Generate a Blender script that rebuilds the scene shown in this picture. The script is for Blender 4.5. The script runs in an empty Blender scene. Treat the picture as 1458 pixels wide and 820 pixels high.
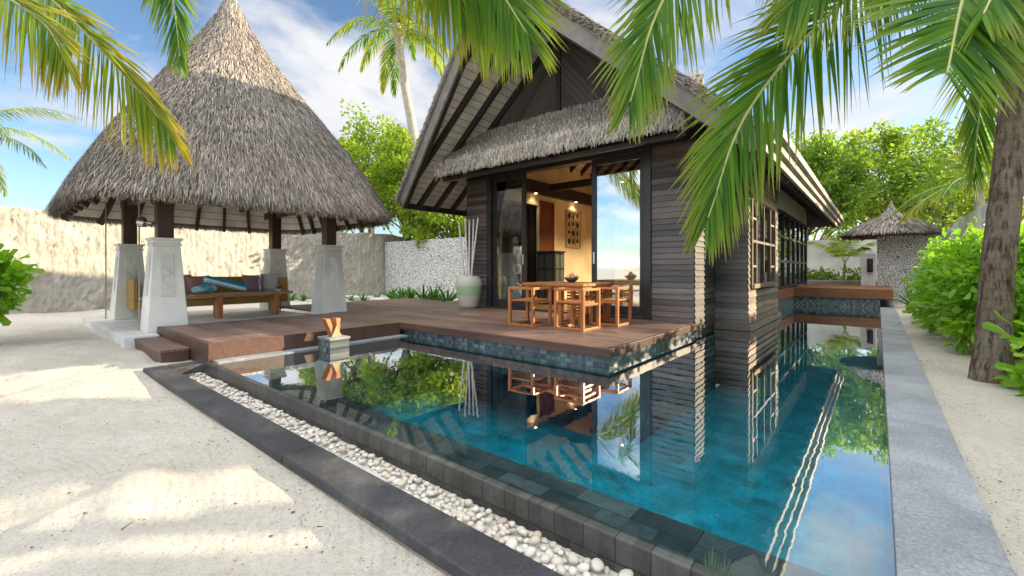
import bpy, bmesh, math, random
import numpy as np
from mathutils import Vector, Matrix
random.seed(7); RNG = np.random.default_rng(7)
PI = math.pi
scene = bpy.context.scene
COL = scene.collection
EYE = 1.2                      # camera height; ground is about z = 0
F = 625.0; CS = math.cos(math.radians(39.8)); SN = math.sin(math.radians(39.8))

def at(u, v, d):
    """a point of the place: metres ahead of the camera position (d), seen in that direction"""
    k = (u - 729.0) / F
    return Vector(((-SN + CS * k) * d, (CS + SN * k) * d, EYE + (383.0 - v) / F * d))

# ------------------------------------------------------------------ objects
OFF = {}
def thing(name, label, cat, loc=(0, 0, 0), group=None, kind=None):
    o = bpy.data.objects.new(name, None); COL.objects.link(o)
    o.empty_display_size = 0.2
    o.location = loc; OFF[o.name] = Vector(loc)
    tag(o, label, cat, group, kind); return o
def tag(o, label=None, cat=None, group=None, kind=None):
    if label: o['label'] = label
    if cat: o['category'] = cat
    if group: o['group'] = group
    if kind: o['kind'] = kind
    return o
def kids(o): return [c for c in bpy.data.objects if c.parent == o]
def copy_tree(o, parent=None):
    c = o.copy(); COL.objects.link(c); c.parent = parent
    OFF[c.name] = OFF.get(o.name, Vector()).copy()
    for ch in kids(o): copy_tree(ch, c)
    return c
def link_mesh(name, me, mats, parent=None, loc=None):
    o = bpy.data.objects.new(name, me); COL.objects.link(o)
    for m in (mats if isinstance(mats, (list, tuple)) else [mats]): me.materials.append(m)
    off = Vector((0, 0, 0))
    if parent is not None:
        off = OFF.get(parent.name, Vector()); o.parent = parent
    elif loc is not None:
        off = Vector(loc); o.location = off
    OFF[o.name] = off.copy()
    if off.length > 0: me.transform(Matrix.Translation(-off))
    return o

class MB:
    def __init__(s): s.v = []; s.f = []; s.m = []; s.cur = 0
    def add(s, vs, fs):
        b = len(s.v); s.v.extend([tuple(p) for p in vs])
        for f in fs: s.f.append(tuple(b + i for i in f)); s.m.append(s.cur)
    def box(s, x0, x1, y0, y1, z0, z1):
        s.add([(x0,y0,z0),(x1,y0,z0),(x1,y1,z0),(x0,y1,z0),(x0,y0,z1),(x1,y0,z1),(x1,y1,z1),(x0,y1,z1)],
              [(3,2,1,0),(4,5,6,7),(0,1,5,4),(1,2,6,5),(2,3,7,6),(3,0,4,7)]); return s
    def frustum(s, cx, cy, z0, z1, a0, a1, b0=None, b1=None):
        b0 = a0 if b0 is None else b0; b1 = a1 if b1 is None else b1
        s.add([(cx-a0,cy-b0,z0),(cx+a0,cy-b0,z0),(cx+a0,cy+b0,z0),(cx-a0,cy+b0,z0),
               (cx-a1,cy-b1,z1),(cx+a1,cy-b1,z1),(cx+a1,cy+b1,z1),(cx-a1,cy+b1,z1)],
              [(3,2,1,0),(4,5,6,7),(0,1,5,4),(1,2,6,5),(2,3,7,6),(3,0,4,7)]); return s
    def bar(s, p, q, w, h, up=(0,0,1)):
        """square bar from p to q, w wide (sideways), h high (along up)"""
        p = Vector(p); q = Vector(q); t = (q - p).normalized(); up = Vector(up)
        sd = t.cross(up)
        if sd.length < 1e-4: sd = t.cross(Vector((1,0,0)))
        sd.normalize(); n = sd.cross(t).normalized()
        c = [(-1,-1),(1,-1),(1,1),(-1,1)]
        vs = [p + sd*(a*w/2) + n*(b*h/2) for a, b in c] + [q + sd*(a*w/2) + n*(b*h/2) for a, b in c]
        s.add(vs, [(0,1,2,3),(7,6,5,4),(0,4,5,1),(1,5,6,2),(2,6,7,3),(3,7,4,0)]); return s
    def prism(s, poly, vec):
        """closed polygon (3D points) extruded by vec"""
        n = len(poly); vec = Vector(vec); a = [Vector(p) for p in poly]
        s.add(a + [p + vec for p in a], [tuple(range(n))[::-1], tuple(range(n, 2*n))] +
              [(i, (i+1) % n, n + (i+1) % n, n + i) for i in range(n)]); return s
    def quad(s, a, b, c, d): s.add([a, b, c, d], [(0,1,2,3)]); return s
    def tube(s, pts, rad, seg=8, cap=True):
        pts = [Vector(p) for p in pts]; n = len(pts)
        if not isinstance(rad, (list, tuple)): rad = [rad]*n
        ref = Vector((0.3, 0.9, 0.1)).normalized(); vs = []
        for i, p in enumerate(pts):
            t = (pts[min(i+1, n-1)] - pts[max(i-1, 0)]).normalized()
            a = t.cross(ref)
            if a.length < 1e-3: a = t.cross(Vector((1,0,0)))
            a.normalize(); b = t.cross(a)
            for k in range(seg):
                w = 2*PI*k/seg; vs.append(p + (a*math.cos(w) + b*math.sin(w))*rad[i])
        fs = [(i*seg+k, i*seg+(k+1) % seg, (i+1)*seg+(k+1) % seg, (i+1)*seg+k) for i in range(n-1) for k in range(seg)]
        if cap: fs += [tuple(range(seg))[::-1], tuple((n-1)*seg + k for k in range(seg))]
        s.add(vs, fs); return s
    def lathe(s, prof, cx=0, cy=0, seg=24, cap=True):
        vs = []; n = len(prof)
        for r, z in prof:
            for k in range(seg):
                w = 2*PI*k/seg; vs.append((cx + r*math.cos(w), cy + r*math.sin(w), z))
        fs = [(i*seg+k, i*seg+(k+1) % seg, (i+1)*seg+(k+1) % seg, (i+1)*seg+k) for i in range(n-1) for k in range(seg)]
        if cap: fs += [tuple(range(seg))[::-1], tuple((n-1)*seg + k for k in range(seg))]
        s.add(vs, fs); return s
    def blob(s, c, r, seg=10, rings=7, jit=0):
        c = Vector(c); r = Vector(r if hasattr(r, '__len__') else (r, r, r)); vs = []; fs = []
        for i in range(rings+1):
            th = PI*i/rings
            for k in range(seg):
                w = 2*PI*k/seg; j = 1 + random.uniform(-jit, jit)
                vs.append((c.x + r.x*math.sin(th)*math.cos(w)*j, c.y + r.y*math.sin(th)*math.sin(w)*j, c.z + r.z*math.cos(th)*j))
        for i in range(rings):
            for k in range(seg): fs.append((i*seg+k, (i+1)*seg+k, (i+1)*seg+(k+1) % seg, i*seg+(k+1) % seg))
        s.add(vs, fs); return s
    def build(s, name, mats, parent=None, loc=None, smooth=False, bevel=0, seg=2):
        me = bpy.data.meshes.new(name); me.from_pydata(s.v, [], s.f)
        if any(s.m): me.polygons.foreach_set('material_index', s.m)
        if smooth: me.polygons.foreach_set('use_smooth', [True]*len(me.polygons))
        me.update()
        o = link_mesh(name, me, mats, parent, loc)
        if bevel:
            b = o.modifiers.new('bevel', 'BEVEL'); b.width = bevel; b.segments = seg; b.limit_method = 'ANGLE'; b.harden_normals = False
        return o

def np_mesh(name, V, Fc, mats, parent=None, loc=None, midx=None, smooth=False, uv=None):
    """V (n,3), Fc (m,k) -> mesh, k = 3 or 4"""
    V = np.asarray(V, dtype=np.float32).reshape(-1, 3); Fc = np.asarray(Fc, dtype=np.int32)
    me = bpy.data.meshes.new(name); k = Fc.shape[1]
    me.vertices.add(len(V)); me.vertices.foreach_set('co', V.ravel())
    me.loops.add(Fc.size); me.loops.foreach_set('vertex_index', Fc.ravel())
    me.polygons.add(len(Fc)); me.polygons.foreach_set('loop_start', np.arange(0, Fc.size, k, dtype=np.int32))
    if midx is not None: me.polygons.foreach_set('material_index', np.asarray(midx, dtype=np.int32))
    if smooth: me.polygons.foreach_set('use_smooth', np.ones(len(Fc), dtype=bool))
    if uv is not None:
        l = me.uv_layers.new(name='UVMap'); l.data.foreach_set('uv', np.asarray(uv, dtype=np.float32)[Fc.ravel()].ravel())
    me.update(calc_edges=True); me.validate()
    return link_mesh(name, me, mats, parent, loc)

# ------------------------------------------------------------------ materials
def newmat(name):
    m = bpy.data.materials.new(name); m.use_nodes = True
    nt = m.node_tree; nt.nodes.clear()
    out = nt.nodes.new('ShaderNodeOutputMaterial')
    return m, nt, out
def N(nt, t, **kw):
    n = nt.nodes.new(t)
    for k, v in kw.items():
        if k.startswith('i_'):
            key = k[2:]
            key = int(key) if key.isdigit() else key.replace('_', ' ')
            n.inputs[key].default_value = v
        else: setattr(n, k, v)
    return n
def L(nt, a, b): nt.links.new(a, b)
def rgba(c): return (c[0], c[1], c[2], 1)
def mixc(nt, fac, a, b, mode='MIX'):
    n = nt.nodes.new('ShaderNodeMix'); n.data_type = 'RGBA'; n.blend_type = mode
    for sock, val in ((n.inputs[0], fac), (n.inputs[6], a), (n.inputs[7], b)):
        if hasattr(val, 'is_output'): nt.links.new(val, sock)
        elif isinstance(val, (tuple, list)): sock.default_value = rgba(val)
        else: sock.default_value = val
    return n.outputs[2]
def coords(nt, scale=(1,1,1), rot=(0,0,0)):
    tc = N(nt, 'ShaderNodeTexCoord'); mp = N(nt, 'ShaderNodeMapping')
    mp.inputs['Scale'].default_value = scale; mp.inputs['Rotation'].default_value = rot
    L(nt, tc.outputs['Object'], mp.inputs['Vector']); return mp.outputs['Vector']
def noise(nt, vec, scale, detail=4, rough=0.55, dist=0):
    n = N(nt, 'ShaderNodeTexNoise'); n.inputs['Scale'].default_value = scale; n.inputs['Detail'].default_value = detail
    n.inputs['Roughness'].default_value = rough; n.inputs['Distortion'].default_value = dist
    L(nt, vec, n.inputs['Vector']); return n.outputs['Fac']
def ramp(nt, fac, stops):
    r = N(nt, 'ShaderNodeValToRGB'); e = r.color_ramp.elements
    while len(e) < len(stops): e.new(0.5)
    for i, (p, c) in enumerate(stops):
        e[i].position = p; e[i].color = rgba(c) if hasattr(c, '__len__') else (c, c, c, 1)
    L(nt, fac, r.inputs['Fac']); return r.outputs['Color']
def bump(nt, h, strength=0.3, dist=0.02, normal=None):
    b = N(nt, 'ShaderNodeBump'); b.inputs['Strength'].default_value = strength; b.inputs['Distance'].default_value = dist
    L(nt, h, b.inputs['Height'])
    if normal is not None: L(nt, normal, b.inputs['Normal'])
    return b.outputs['Normal']
def bsdf(nt, out, col, rough=0.6, normal=None, spec=0.5, metal=0.0):
    p = N(nt, 'ShaderNodeBsdfPrincipled')
    for key, val in (('Base Color', col), ('Roughness', rough)):
        if hasattr(val, 'is_output'): L(nt, val, p.inputs[key])
        elif isinstance(val, (tuple, list)): p.inputs[key].default_value = rgba(val)
        else: p.inputs[key].default_value = val
    p.inputs['Specular IOR Level'].default_value = spec; p.inputs['Metallic'].default_value = metal
    if normal is not None: L(nt, normal, p.inputs['Normal'])
    L(nt, p.outputs[0], out.inputs['Surface']); return p
def island(nt): return N(nt, 'ShaderNodeNewGeometry').outputs['Random Per Island']
def simple(name, c1, c2, scale=8, rough=0.6, bstr=0.2, bdist=0.01, stretch=(1,1,1), isl=0.0, spec=0.5, metal=0, detail=5):
    m, nt, out = newmat(name); v = coords(nt, stretch)
    f = noise(nt, v, scale, detail)
    c = mixc(nt, ramp(nt, f, [(0.3, 0.0), (0.7, 1.0)]), c1, c2)
    if isl > 0:
        k = ramp(nt, island(nt), [(0, 1-isl), (1, 1+isl*0.6)])
        c = mixc(nt, 1.0, c, k, 'MULTIPLY')
    nrm = bump(nt, noise(nt, v, scale*3, 4), bstr, bdist) if bstr > 0 else None
    bsdf(nt, out, c, rough, nrm, spec, metal); return m
def leafmat(name, c1, c2, tip=None, trans=0.45, rough=0.45, sun=(1.5, 1.5, 0.55), spec=0.4):
    """leaf: colour between c1 and c2 leaf by leaf, optionally turning to `tip` towards the tip (uv y)"""
    m, nt, out = newmat(name)
    c = mixc(nt, island(nt), c1, c2)
    if tip is not None:
        uv = N(nt, 'ShaderNodeUVMap'); sp = N(nt, 'ShaderNodeSeparateXYZ'); L(nt, uv.outputs[0], sp.inputs[0])
        c = mixc(nt, ramp(nt, sp.outputs[1], [(0.4, 0.0), (0.9, 0.75)]), c, tip)
        c = mixc(nt, ramp(nt, sp.outputs[1], [(0.86, 0.0), (1.0, 0.8)]), c, (0.3, 0.19, 0.07))
    p = N(nt, 'ShaderNodeBsdfPrincipled'); L(nt, c, p.inputs['Base Color']); p.inputs['Roughness'].default_value = rough
    p.inputs['Specular IOR Level'].default_value = spec
    tr = N(nt, 'ShaderNodeBsdfTranslucent'); L(nt, mixc(nt, 1.0, c, sun, 'MULTIPLY'), tr.inputs['Color'])
    mx = N(nt, 'ShaderNodeMixShader'); mx.inputs[0].default_value = trans
    L(nt, p.outputs[0], mx.inputs[1]); L(nt, tr.outputs[0], mx.inputs[2]); L(nt, mx.outputs[0], out.inputs['Surface']); return m
def wood(name, c1, c2, axis=0, rough=0.5, isl=0.35, spec=0.4, grain=1.0):
    st = [22, 22, 22]; st[axis] = 1.3
    m, nt, out = newmat(name); v = coords(nt, tuple(st))
    tc = coords(nt, (1, 1, 1))
    f = noise(nt, v, 1.0, 5, 0.6, 0.6); g = noise(nt, tc, 1.6, 3)
    c = mixc(nt, ramp(nt, f, [(0.3, 0), (0.72, 1)]), c1, c2)
    c = mixc(nt, 1.0, c, ramp(nt, g, [(0.3, 0.75), (0.7, 1.2)]), 'MULTIPLY')
    c = mixc(nt, 1.0, c, ramp(nt, island(nt), [(0, 1-isl), (1, 1+isl*0.7)]), 'MULTIPLY')
    r = ramp(nt, f, [(0.2, rough*0.8), (0.8, min(1, rough*1.25))])
    bsdf(nt, out, c, r, bump(nt, f, 0.25*grain, 0.004), spec); return m

M = {}
def sand_mat():
    m, nt, out = newmat('coral_sand'); v = coords(nt)
    big = noise(nt, v, 0.9, 5); mid = noise(nt, v, 7, 6, 0.65); fine = noise(nt, v, 90, 4, 0.7); grit = noise(nt, v, 260, 2, 0.6)
    c = mixc(nt, ramp(nt, big, [(0.3, 0), (0.7, 1)]), (0.60, 0.55, 0.465), (0.72, 0.67, 0.58))
    c = mixc(nt, ramp(nt, mid, [(0.35, 0.35), (0.6, 0.0)]), c, (0.5, 0.45, 0.37))  # low spots darkened in the colour, standing in for relief shading
    c = mixc(nt, ramp(nt, grit, [(0.26, 0.75), (0.36, 0.0)]), c, (0.2, 0.17, 0.14))
    c = mixc(nt, ramp(nt, fine, [(0.32, 0.6), (0.52, 0.0)]), c, (0.42, 0.37, 0.3))
    c = mixc(nt, ramp(nt, noise(nt, v, 26, 5, .7), [(0.36, 0.5), (0.5, 0.0)]), c, (0.46, 0.41, 0.34))
    w = N(nt, 'ShaderNodeTexWave'); w.wave_type = 'RINGS'; w.rings_direction = 'Z'
    w.inputs['Scale'].default_value = 6.5; w.inputs['Distortion'].default_value = 2.2; w.inputs['Detail'].default_value = 3; w.inputs['Detail Scale'].default_value = 1.5
    mp = N(nt, 'ShaderNodeMapping'); mp.inputs['Location'].default_value = (3.4, 1.6, 0); L(nt, v, mp.inputs[0]); L(nt, mp.outputs[0], w.inputs['Vector'])
    msk = ramp(nt, noise(nt, v, 0.7, 3), [(0.42, 0.0), (0.6, 1.0)])
    rk = N(nt, 'ShaderNodeMath', operation='MULTIPLY'); L(nt, w.outputs['Fac'], rk.inputs[0]); L(nt, msk, rk.inputs[1])
    n1 = bump(nt, rk.outputs[0], 0.5, 0.008)
    n2 = bump(nt, mid, 0.7, 0.04, n1); n3 = bump(nt, fine, 0.9, 0.012, n2); n4 = bump(nt, grit, 0.6, 0.004, n3)
    bsdf(nt, out, c, 0.95, n4, 0.15); return m
def wall_rough_mat():
    m, nt, out = newmat('rough_render'); v = coords(nt, (1, 1, 0.35)); v2 = coords(nt)
    f = noise(nt, v, 9, 6, 0.65); g = noise(nt, v2, 0.8, 4); h = noise(nt, v2, 40, 4, 0.7)
    c = mixc(nt, ramp(nt, f, [(0.3, 0), (0.65, 1)]), (0.42, 0.38, 0.315), (0.58, 0.535, 0.455))
    c = mixc(nt, ramp(nt, g, [(0.35, 0.5), (0.6, 0)]), c, (0.52, 0.49, 0.44))
    n1 = bump(nt, f, 1.0, 0.07); n2 = bump(nt, h, 0.8, 0.02, n1)
    bsdf(nt, out, c, 0.95, n2, 0.1); return m
def pebble_wall_mat(name, scale=22, dark=(0.2, 0.19, 0.175)):
    m, nt, out = newmat(name); v = coords(nt)
    vo = N(nt, 'ShaderNodeTexVoronoi'); vo.feature = 'DISTANCE_TO_EDGE'; vo.inputs['Scale'].default_value = scale; L(nt, v, vo.inputs['Vector'])
    vc = N(nt, 'ShaderNodeTexVoronoi'); vc.feature = 'F1'; vc.inputs['Scale'].default_value = scale; L(nt, v, vc.inputs['Vector'])
    sep = N(nt, 'ShaderNodeSeparateColor'); L(nt, vc.outputs['Color'], sep.inputs[0])
    stone = mixc(nt, sep.outputs[0], (0.74, 0.72, 0.68), (0.9, 0.88, 0.84))
    k = ramp(nt, vo.outputs['Distance'], [(0.02, 1.0), (0.10, 0.0)])
    c = mixc(nt, k, stone, dark)
    hgt = ramp(nt, vo.outputs['Distance'], [(0.0, 0.0), (0.12, 0.75), (0.4, 1.0)])
    bsdf(nt, out, c, 0.75, bump(nt, hgt, 0.9, 0.03), 0.3); return m
def tile_mat(name, c1, c2, mortar, size=(0.3, 0.15), plane='XY', rough=0.35, var=0.6, bstr=0.3, spec=0.5):
    m, nt, out = newmat(name)
    tc = N(nt, 'ShaderNodeTexCoord'); sp = N(nt, 'ShaderNodeSeparateXYZ'); L(nt, tc.outputs['Object'], sp.inputs[0])
    cb = N(nt, 'ShaderNodeCombineXYZ')
    a, b = {'XY': (0, 1), 'XZ': (0, 2), 'YZ': (1, 2)}[plane]
    L(nt, sp.outputs[a], cb.inputs[0]); L(nt, sp.outputs[b], cb.inputs[1])
    br = N(nt, 'ShaderNodeTexBrick'); br.inputs['Scale'].default_value = 1.0
    br.inputs['Brick Width'].default_value = size[0]; br.inputs['Row Height'].default_value = size[1]
    br.inputs['Mortar Size'].default_value = 0.0035; br.inputs['Mortar Smooth'].default_value = 0.2
    br.inputs['Color1'].default_value = rgba(c1); br.inputs['Color2'].default_value = rgba(c2); br.inputs['Mortar'].default_value = rgba(mortar)
    L(nt, cb.outputs[0], br.inputs['Vector'])
    # per-tile random tone from a snapped position
    f = noise(nt, cb.outputs[0], 3.2, 4); g = noise(nt, cb.outputs[0], 22, 5, 0.65)
    wn = N(nt, 'ShaderNodeTexWhiteNoise'); wn.noise_dimensions = '2D'
    sn = N(nt, 'ShaderNodeVectorMath', operation='SNAP'); sn.inputs[1].default_value = (size[0]*0.5, size[1], 1); L(nt, cb.outputs[0], sn.inputs[0]); L(nt, sn.outputs[0], wn.inputs['Vector'])
    c = mixc(nt, 1.0, br.outputs['Color'], ramp(nt, wn.outputs['Value'], [(0, 1-var*0.6), (1, 1+var)]), 'MULTIPLY')
    c = mixc(nt, 1.0, c, ramp(nt, f, [(0.3, 0.7), (0.7, 1.35)]), 'MULTIPLY')
    c = mixc(nt, 1.0, c, ramp(nt, g, [(0.25, 0.65), (0.75, 1.3)]), 'MULTIPLY')
    n1 = bump(nt, br.outputs['Fac'], -bstr, 0.004); n2 = bump(nt, g, 0.35, 0.006, n1)
    bsdf(nt, out, c, rough, n2, spec); return m
def stone_mat(name, c1, c2, rough=0.6, spec=0.4, scale=3.0, speck=0.5, dust=None):
    m, nt, out = newmat(name); v = coords(nt)
    a = noise(nt, v, scale, 6, 0.65); b = noise(nt, v, 60, 4, 0.7); d = noise(nt, v, 0.9, 3)
    c = mixc(nt, ramp(nt, a, [(0.3, 0), (0.7, 1)]), c1, c2)
    c = mixc(nt, 1.0, c, ramp(nt, b, [(0.3, 1-speck*0.6), (0.7, 1+speck*0.6)]), 'MULTIPLY')
    c = mixc(nt, 1.0, c, ramp(nt, d, [(0.3, 0.75), (0.7, 1.2)]), 'MULTIPLY')
    if dust is not None:
        c = mixc(nt, ramp(nt, noise(nt, v, 2.1, 7, .7, .5), [(.5, 0.0), (.75, .55)]), c, dust)
        c = mixc(nt, ramp(nt, noise(nt, v, 170, 2, .6), [(.62, 0.0), (.7, .5)]), c, dust)
    n1 = bump(nt, b, 0.4, 0.004); n2 = bump(nt, a, 0.3, 0.01, n1)
    bsdf(nt, out, c, rough, n2, spec); return m
def water_mat():
    m, nt, out = newmat('clear_pool_water'); v = coords(nt, (1, 1, 1))
    a = noise(nt, v, 2.2, 3, 0.5, 0.4); b = noise(nt, v, 9, 2, 0.5)
    nr = bump(nt, b, 0.009, 0.02, bump(nt, a, 0.02, 0.05))
    gl = N(nt, 'ShaderNodeBsdfGlossy'); gl.inputs['Roughness'].default_value = 0.0; gl.inputs['Color'].default_value = (1, 1, 1, 1); L(nt, nr, gl.inputs['Normal'])
    tr = N(nt, 'ShaderNodeBsdfTransparent'); tr.inputs['Color'].default_value = (0.72, 0.93, 0.96, 1)
    fr = N(nt, 'ShaderNodeLayerWeight'); fr.inputs['Blend'].default_value = .5; L(nt, nr, fr.inputs['Normal'])
    pw = N(nt, 'ShaderNodeMath', operation='POWER'); L(nt, fr.outputs['Facing'], pw.inputs[0]); pw.inputs[1].default_value = 1.6
    mx = N(nt, 'ShaderNodeMixShader'); L(nt, pw.outputs[0], mx.inputs[0]); L(nt, tr.outputs[0], mx.inputs[1]); L(nt, gl.outputs[0], mx.inputs[2])
    L(nt, mx.outputs[0], out.inputs['Surface']); return m
def glass_mat(name, refl=0.12, tint=(0.9, 0.93, 0.92), add=0.0):
    m, nt, out = newmat(name)
    gl = N(nt, 'ShaderNodeBsdfGlossy'); gl.inputs['Roughness'].default_value = 0.0; gl.inputs['Color'].default_value = (0.95, 0.97, 1, 1)
    tr = N(nt, 'ShaderNodeBsdfTransparent'); tr.inputs['Color'].default_value = rgba(tint)
    fr = N(nt, 'ShaderNodeFresnel'); fr.inputs['IOR'].default_value = 1.5
    ad = N(nt, 'ShaderNodeMath', operation='ADD'); ad.use_clamp = True; L(nt, fr.outputs[0], ad.inputs[0]); ad.inputs[1].default_value = refl
    mx = N(nt, 'ShaderNodeMixShader'); L(nt, ad.outputs[0], mx.inputs[0]); L(nt, tr.outputs[0], mx.inputs[1]); L(nt, gl.outputs[0], mx.inputs[2])
    L(nt, mx.outputs[0], out.inputs['Surface']); return m
def emit(name, c, s):
    m, nt, out = newmat(name); e = N(nt, 'ShaderNodeEmission'); e.inputs[0].default_value = rgba(c); e.inputs[1].default_value = s
    L(nt, e.outputs[0], out.inputs['Surface']); return m
def trunk_mat(name, c1, c2):
    m, nt, out = newmat(name); v = coords(nt, (6, 6, 1.2)); v2 = coords(nt)
    f = noise(nt, v, 2.5, 6, 0.7); g = noise(nt, v2, 3, 4); 
    w = N(nt, 'ShaderNodeTexWave'); w.bands_direction = 'Z'; w.inputs['Scale'].default_value = 3.2; w.inputs['Distortion'].default_value = 6; w.inputs['Detail'].default_value = 3; L(nt, v2, w.inputs['Vector'])
    c = mixc(nt, ramp(nt, f, [(0.3, 0), (0.7, 1)]), c1, c2)
    c = mixc(nt, ramp(nt, g, [(0.4, 0.5), (0.6, 0)]), c, (0.3, 0.27, 0.22))
    c = mixc(nt, ramp(nt, w.outputs['Fac'], [(0.0, 0.22), (0.14, 0.0)]), c, (0.05, 0.04, 0.03))
    c = mixc(nt, ramp(nt, noise(nt, coords(nt, (14, 14, 2.2)), 2.0, 6, .75), [(.38, .9), (.52, 0)]), c, (.035, .026, .02))
    n1 = bump(nt, w.outputs['Fac'], 0.12, 0.015); n2 = bump(nt, f, 1.0, 0.04, n1)
    bsdf(nt, out, c, 0.9, n2, 0.15); return m
def diag_mat(name):
    """dark timber boarding set on the diagonal, mirrored about the ridge (local x = 0)"""
    m, nt, out = newmat(name)
    tc = N(nt, 'ShaderNodeTexCoord'); sp = N(nt, 'ShaderNodeSeparateXYZ'); L(nt, tc.outputs['Object'], sp.inputs[0])
    ab = N(nt, 'ShaderNodeMath', operation='ABSOLUTE'); L(nt, sp.outputs[0], ab.inputs[0])
    mu = N(nt, 'ShaderNodeMath', operation='MULTIPLY'); L(nt, ab.outputs[0], mu.inputs[0]); mu.inputs[1].default_value = 1.2
    ad = N(nt, 'ShaderNodeMath', operation='ADD'); L(nt, mu.outputs[0], ad.inputs[0]); L(nt, sp.outputs[2], ad.inputs[1])
    dv = N(nt, 'ShaderNodeMath', operation='DIVIDE'); L(nt, ad.outputs[0], dv.inputs[0]); dv.inputs[1].default_value = 0.16
    fr = N(nt, 'ShaderNodeMath', operation='FRACT'); L(nt, dv.outputs[0], fr.inputs[0])
    fl = N(nt, 'ShaderNodeMath', operation='FLOOR'); L(nt, dv.outputs[0], fl.inputs[0])
    wn = N(nt, 'ShaderNodeTexWhiteNoise'); wn.noise_dimensions = '1D'; L(nt, fl.outputs[0], wn.inputs['W'])
    c = mixc(nt, wn.outputs['Value'], (0.05, 0.042, 0.04), (0.1, 0.085, 0.078))
    c = mixc(nt, ramp(nt, fr.outputs[0], [(0.0, 1), (0.07, 0)]), c, (0.008, 0.008, 0.008))
    bsdf(nt, out, c, 0.55, bump(nt, ramp(nt, fr.outputs[0], [(0, 0), (0.1, 1)]), 0.6, 0.02), 0.4); return m
def towel_mat():
    m, nt, out = newmat('striped_terry'); tc = N(nt, 'ShaderNodeTexCoord'); sp = N(nt, 'ShaderNodeSeparateXYZ'); L(nt, tc.outputs['UV'], sp.inputs[0])
    k = ramp(nt, sp.outputs[0], [(0.0, 0), (0.11, 0), (0.13, 1), (0.36, 1), (0.38, 0), (0.5, 0), (0.52, 1), (0.86, 1), (0.88, 0)])
    c = mixc(nt, k, (0.72, 0.84, 0.86), (0.015, 0.36, 0.62))
    v = coords(nt); bsdf(nt, out, c, 0.9, bump(nt, noise(nt, v, 120, 3), 0.5, 0.01), 0.1); return m
def pot_mat():
    m, nt, out = newmat('glazed_pot'); tc = N(nt, 'ShaderNodeTexCoord'); sp = N(nt, 'ShaderNodeSeparateXYZ'); L(nt, tc.outputs['Object'], sp.inputs[0])
    k = ramp(nt, sp.outputs[2], [(0.27, 0), (0.31, 1), (0.49, 1), (0.53, 0)])
    v = coords(nt); f = noise(nt, v, 6, 4)
    a = mixc(nt, f, (0.5, 0.48, 0.4), (0.64, 0.61, 0.53)); b = mixc(nt, f, (0.3, 0.45, 0.25), (0.42, 0.56, 0.36))
    bsdf(nt, out, mixc(nt, k, a, b), 0.5, bump(nt, noise(nt, v, 25, 3), 0.15, 0.01), 0.4); return m
def pebble_mat():
    m, nt, out = newmat('river_pebble'); 
    oi = N(nt, 'ShaderNodeObjectInfo'); r = island(nt)
    ad = N(nt, 'ShaderNodeMath', operation='ADD'); L(nt, oi.outputs['Random'], ad.inputs[0]); L(nt, r, ad.inputs[1])
    fr = N(nt, 'ShaderNodeMath', operation='FRACT'); L(nt, ad.outputs[0], fr.inputs[0])
    c = ramp(nt, fr.outputs[0], [(0, (0.72, 0.69, 0.62)), (0.5, (0.6, 0.53, 0.41)), (0.75, (0.76, 0.73, 0.67)), (1, (0.5, 0.4, 0.28))])
    v = coords(nt); c = mixc(nt, 1.0, c, ramp(nt, noise(nt, v, 30, 4), [(0.3, 0.8), (0.7, 1.1)]), 'MULTIPLY')
    bsdf(nt, out, c, 0.5, None, 0.4); return m

M['sand'] = sand_mat()
M['wall_rough'] = wall_rough_mat()
M['wall_smooth'] = stone_mat('plain_render', (0.64, 0.62, 0.57), (0.78, 0.76, 0.71), 0.9, 0.1, 1.6, 0.15)
M['pebble_wall'] = pebble_wall_mat('pebble_facing', 13)
M['hut_pebble'] = pebble_wall_mat('hut_pebble_facing', 15, (0.16, 0.155, 0.15))
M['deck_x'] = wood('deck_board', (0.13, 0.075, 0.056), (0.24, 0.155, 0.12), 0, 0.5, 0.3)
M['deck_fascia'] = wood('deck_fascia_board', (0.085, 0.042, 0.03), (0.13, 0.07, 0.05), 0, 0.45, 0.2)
M['deck_far'] = wood('far_deck_board', (0.22, 0.085, 0.035), (0.33, 0.14, 0.06), 0, 0.45, 0.2)
M['teak'] = wood('teak', (0.4, 0.14, 0.04), (0.58, 0.24, 0.075), 0, 0.4, 0.2)
M['teak_z'] = wood('teak_upright', (0.4, 0.14, 0.04), (0.58, 0.24, 0.075), 2, 0.4, 0.2)
M['teak_y'] = wood('teak_table', (0.42, 0.18, 0.05), (0.6, 0.28, 0.09), 1, 0.4, 0.2)
M['daybed'] = wood('olive_teak', (0.36, 0.2, 0.045), (0.5, 0.29, 0.075), 1, 0.45, 0.15)
M['siding'] = wood('dark_siding', (0.07, 0.055, 0.05), (0.175, 0.135, 0.118), 0, 0.36, 0.6, 0.6)
M['siding_y'] = wood('dark_siding_return', (0.075, 0.058, 0.052), (0.15, 0.117, 0.1), 1, 0.65, 0.55, 0.3)
M['bay_siding'] = wood('weathered_siding', (0.21, 0.15, 0.11), (0.38, 0.285, 0.215), 1, 0.7, 0.45, 0.25)
M['dark_frame'] = simple('dark_joinery', (0.018, 0.017, 0.018), (0.035, 0.032, 0.032), 6, 0.38, 0.1, 0.004)
M['dark_timber'] = wood('dark_timber', (0.022, 0.016, 0.013), (0.05, 0.035, 0.028), 2, 0.45, 0.15)
M['brown_timber'] = wood('brown_timber', (0.04, 0.02, 0.014), (0.075, 0.04, 0.028), 2, 0.45, 0.15)
M['soffit'] = wood('pale_soffit_board', (0.74, 0.69, 0.59), (0.84, 0.8, 0.7), 1, 0.7, 0.08)
M['barge'] = simple('grey_barge_board', (0.16, 0.14, 0.125), (0.27, 0.24, 0.21), 5, 0.65, 0.3, 0.01)
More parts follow.
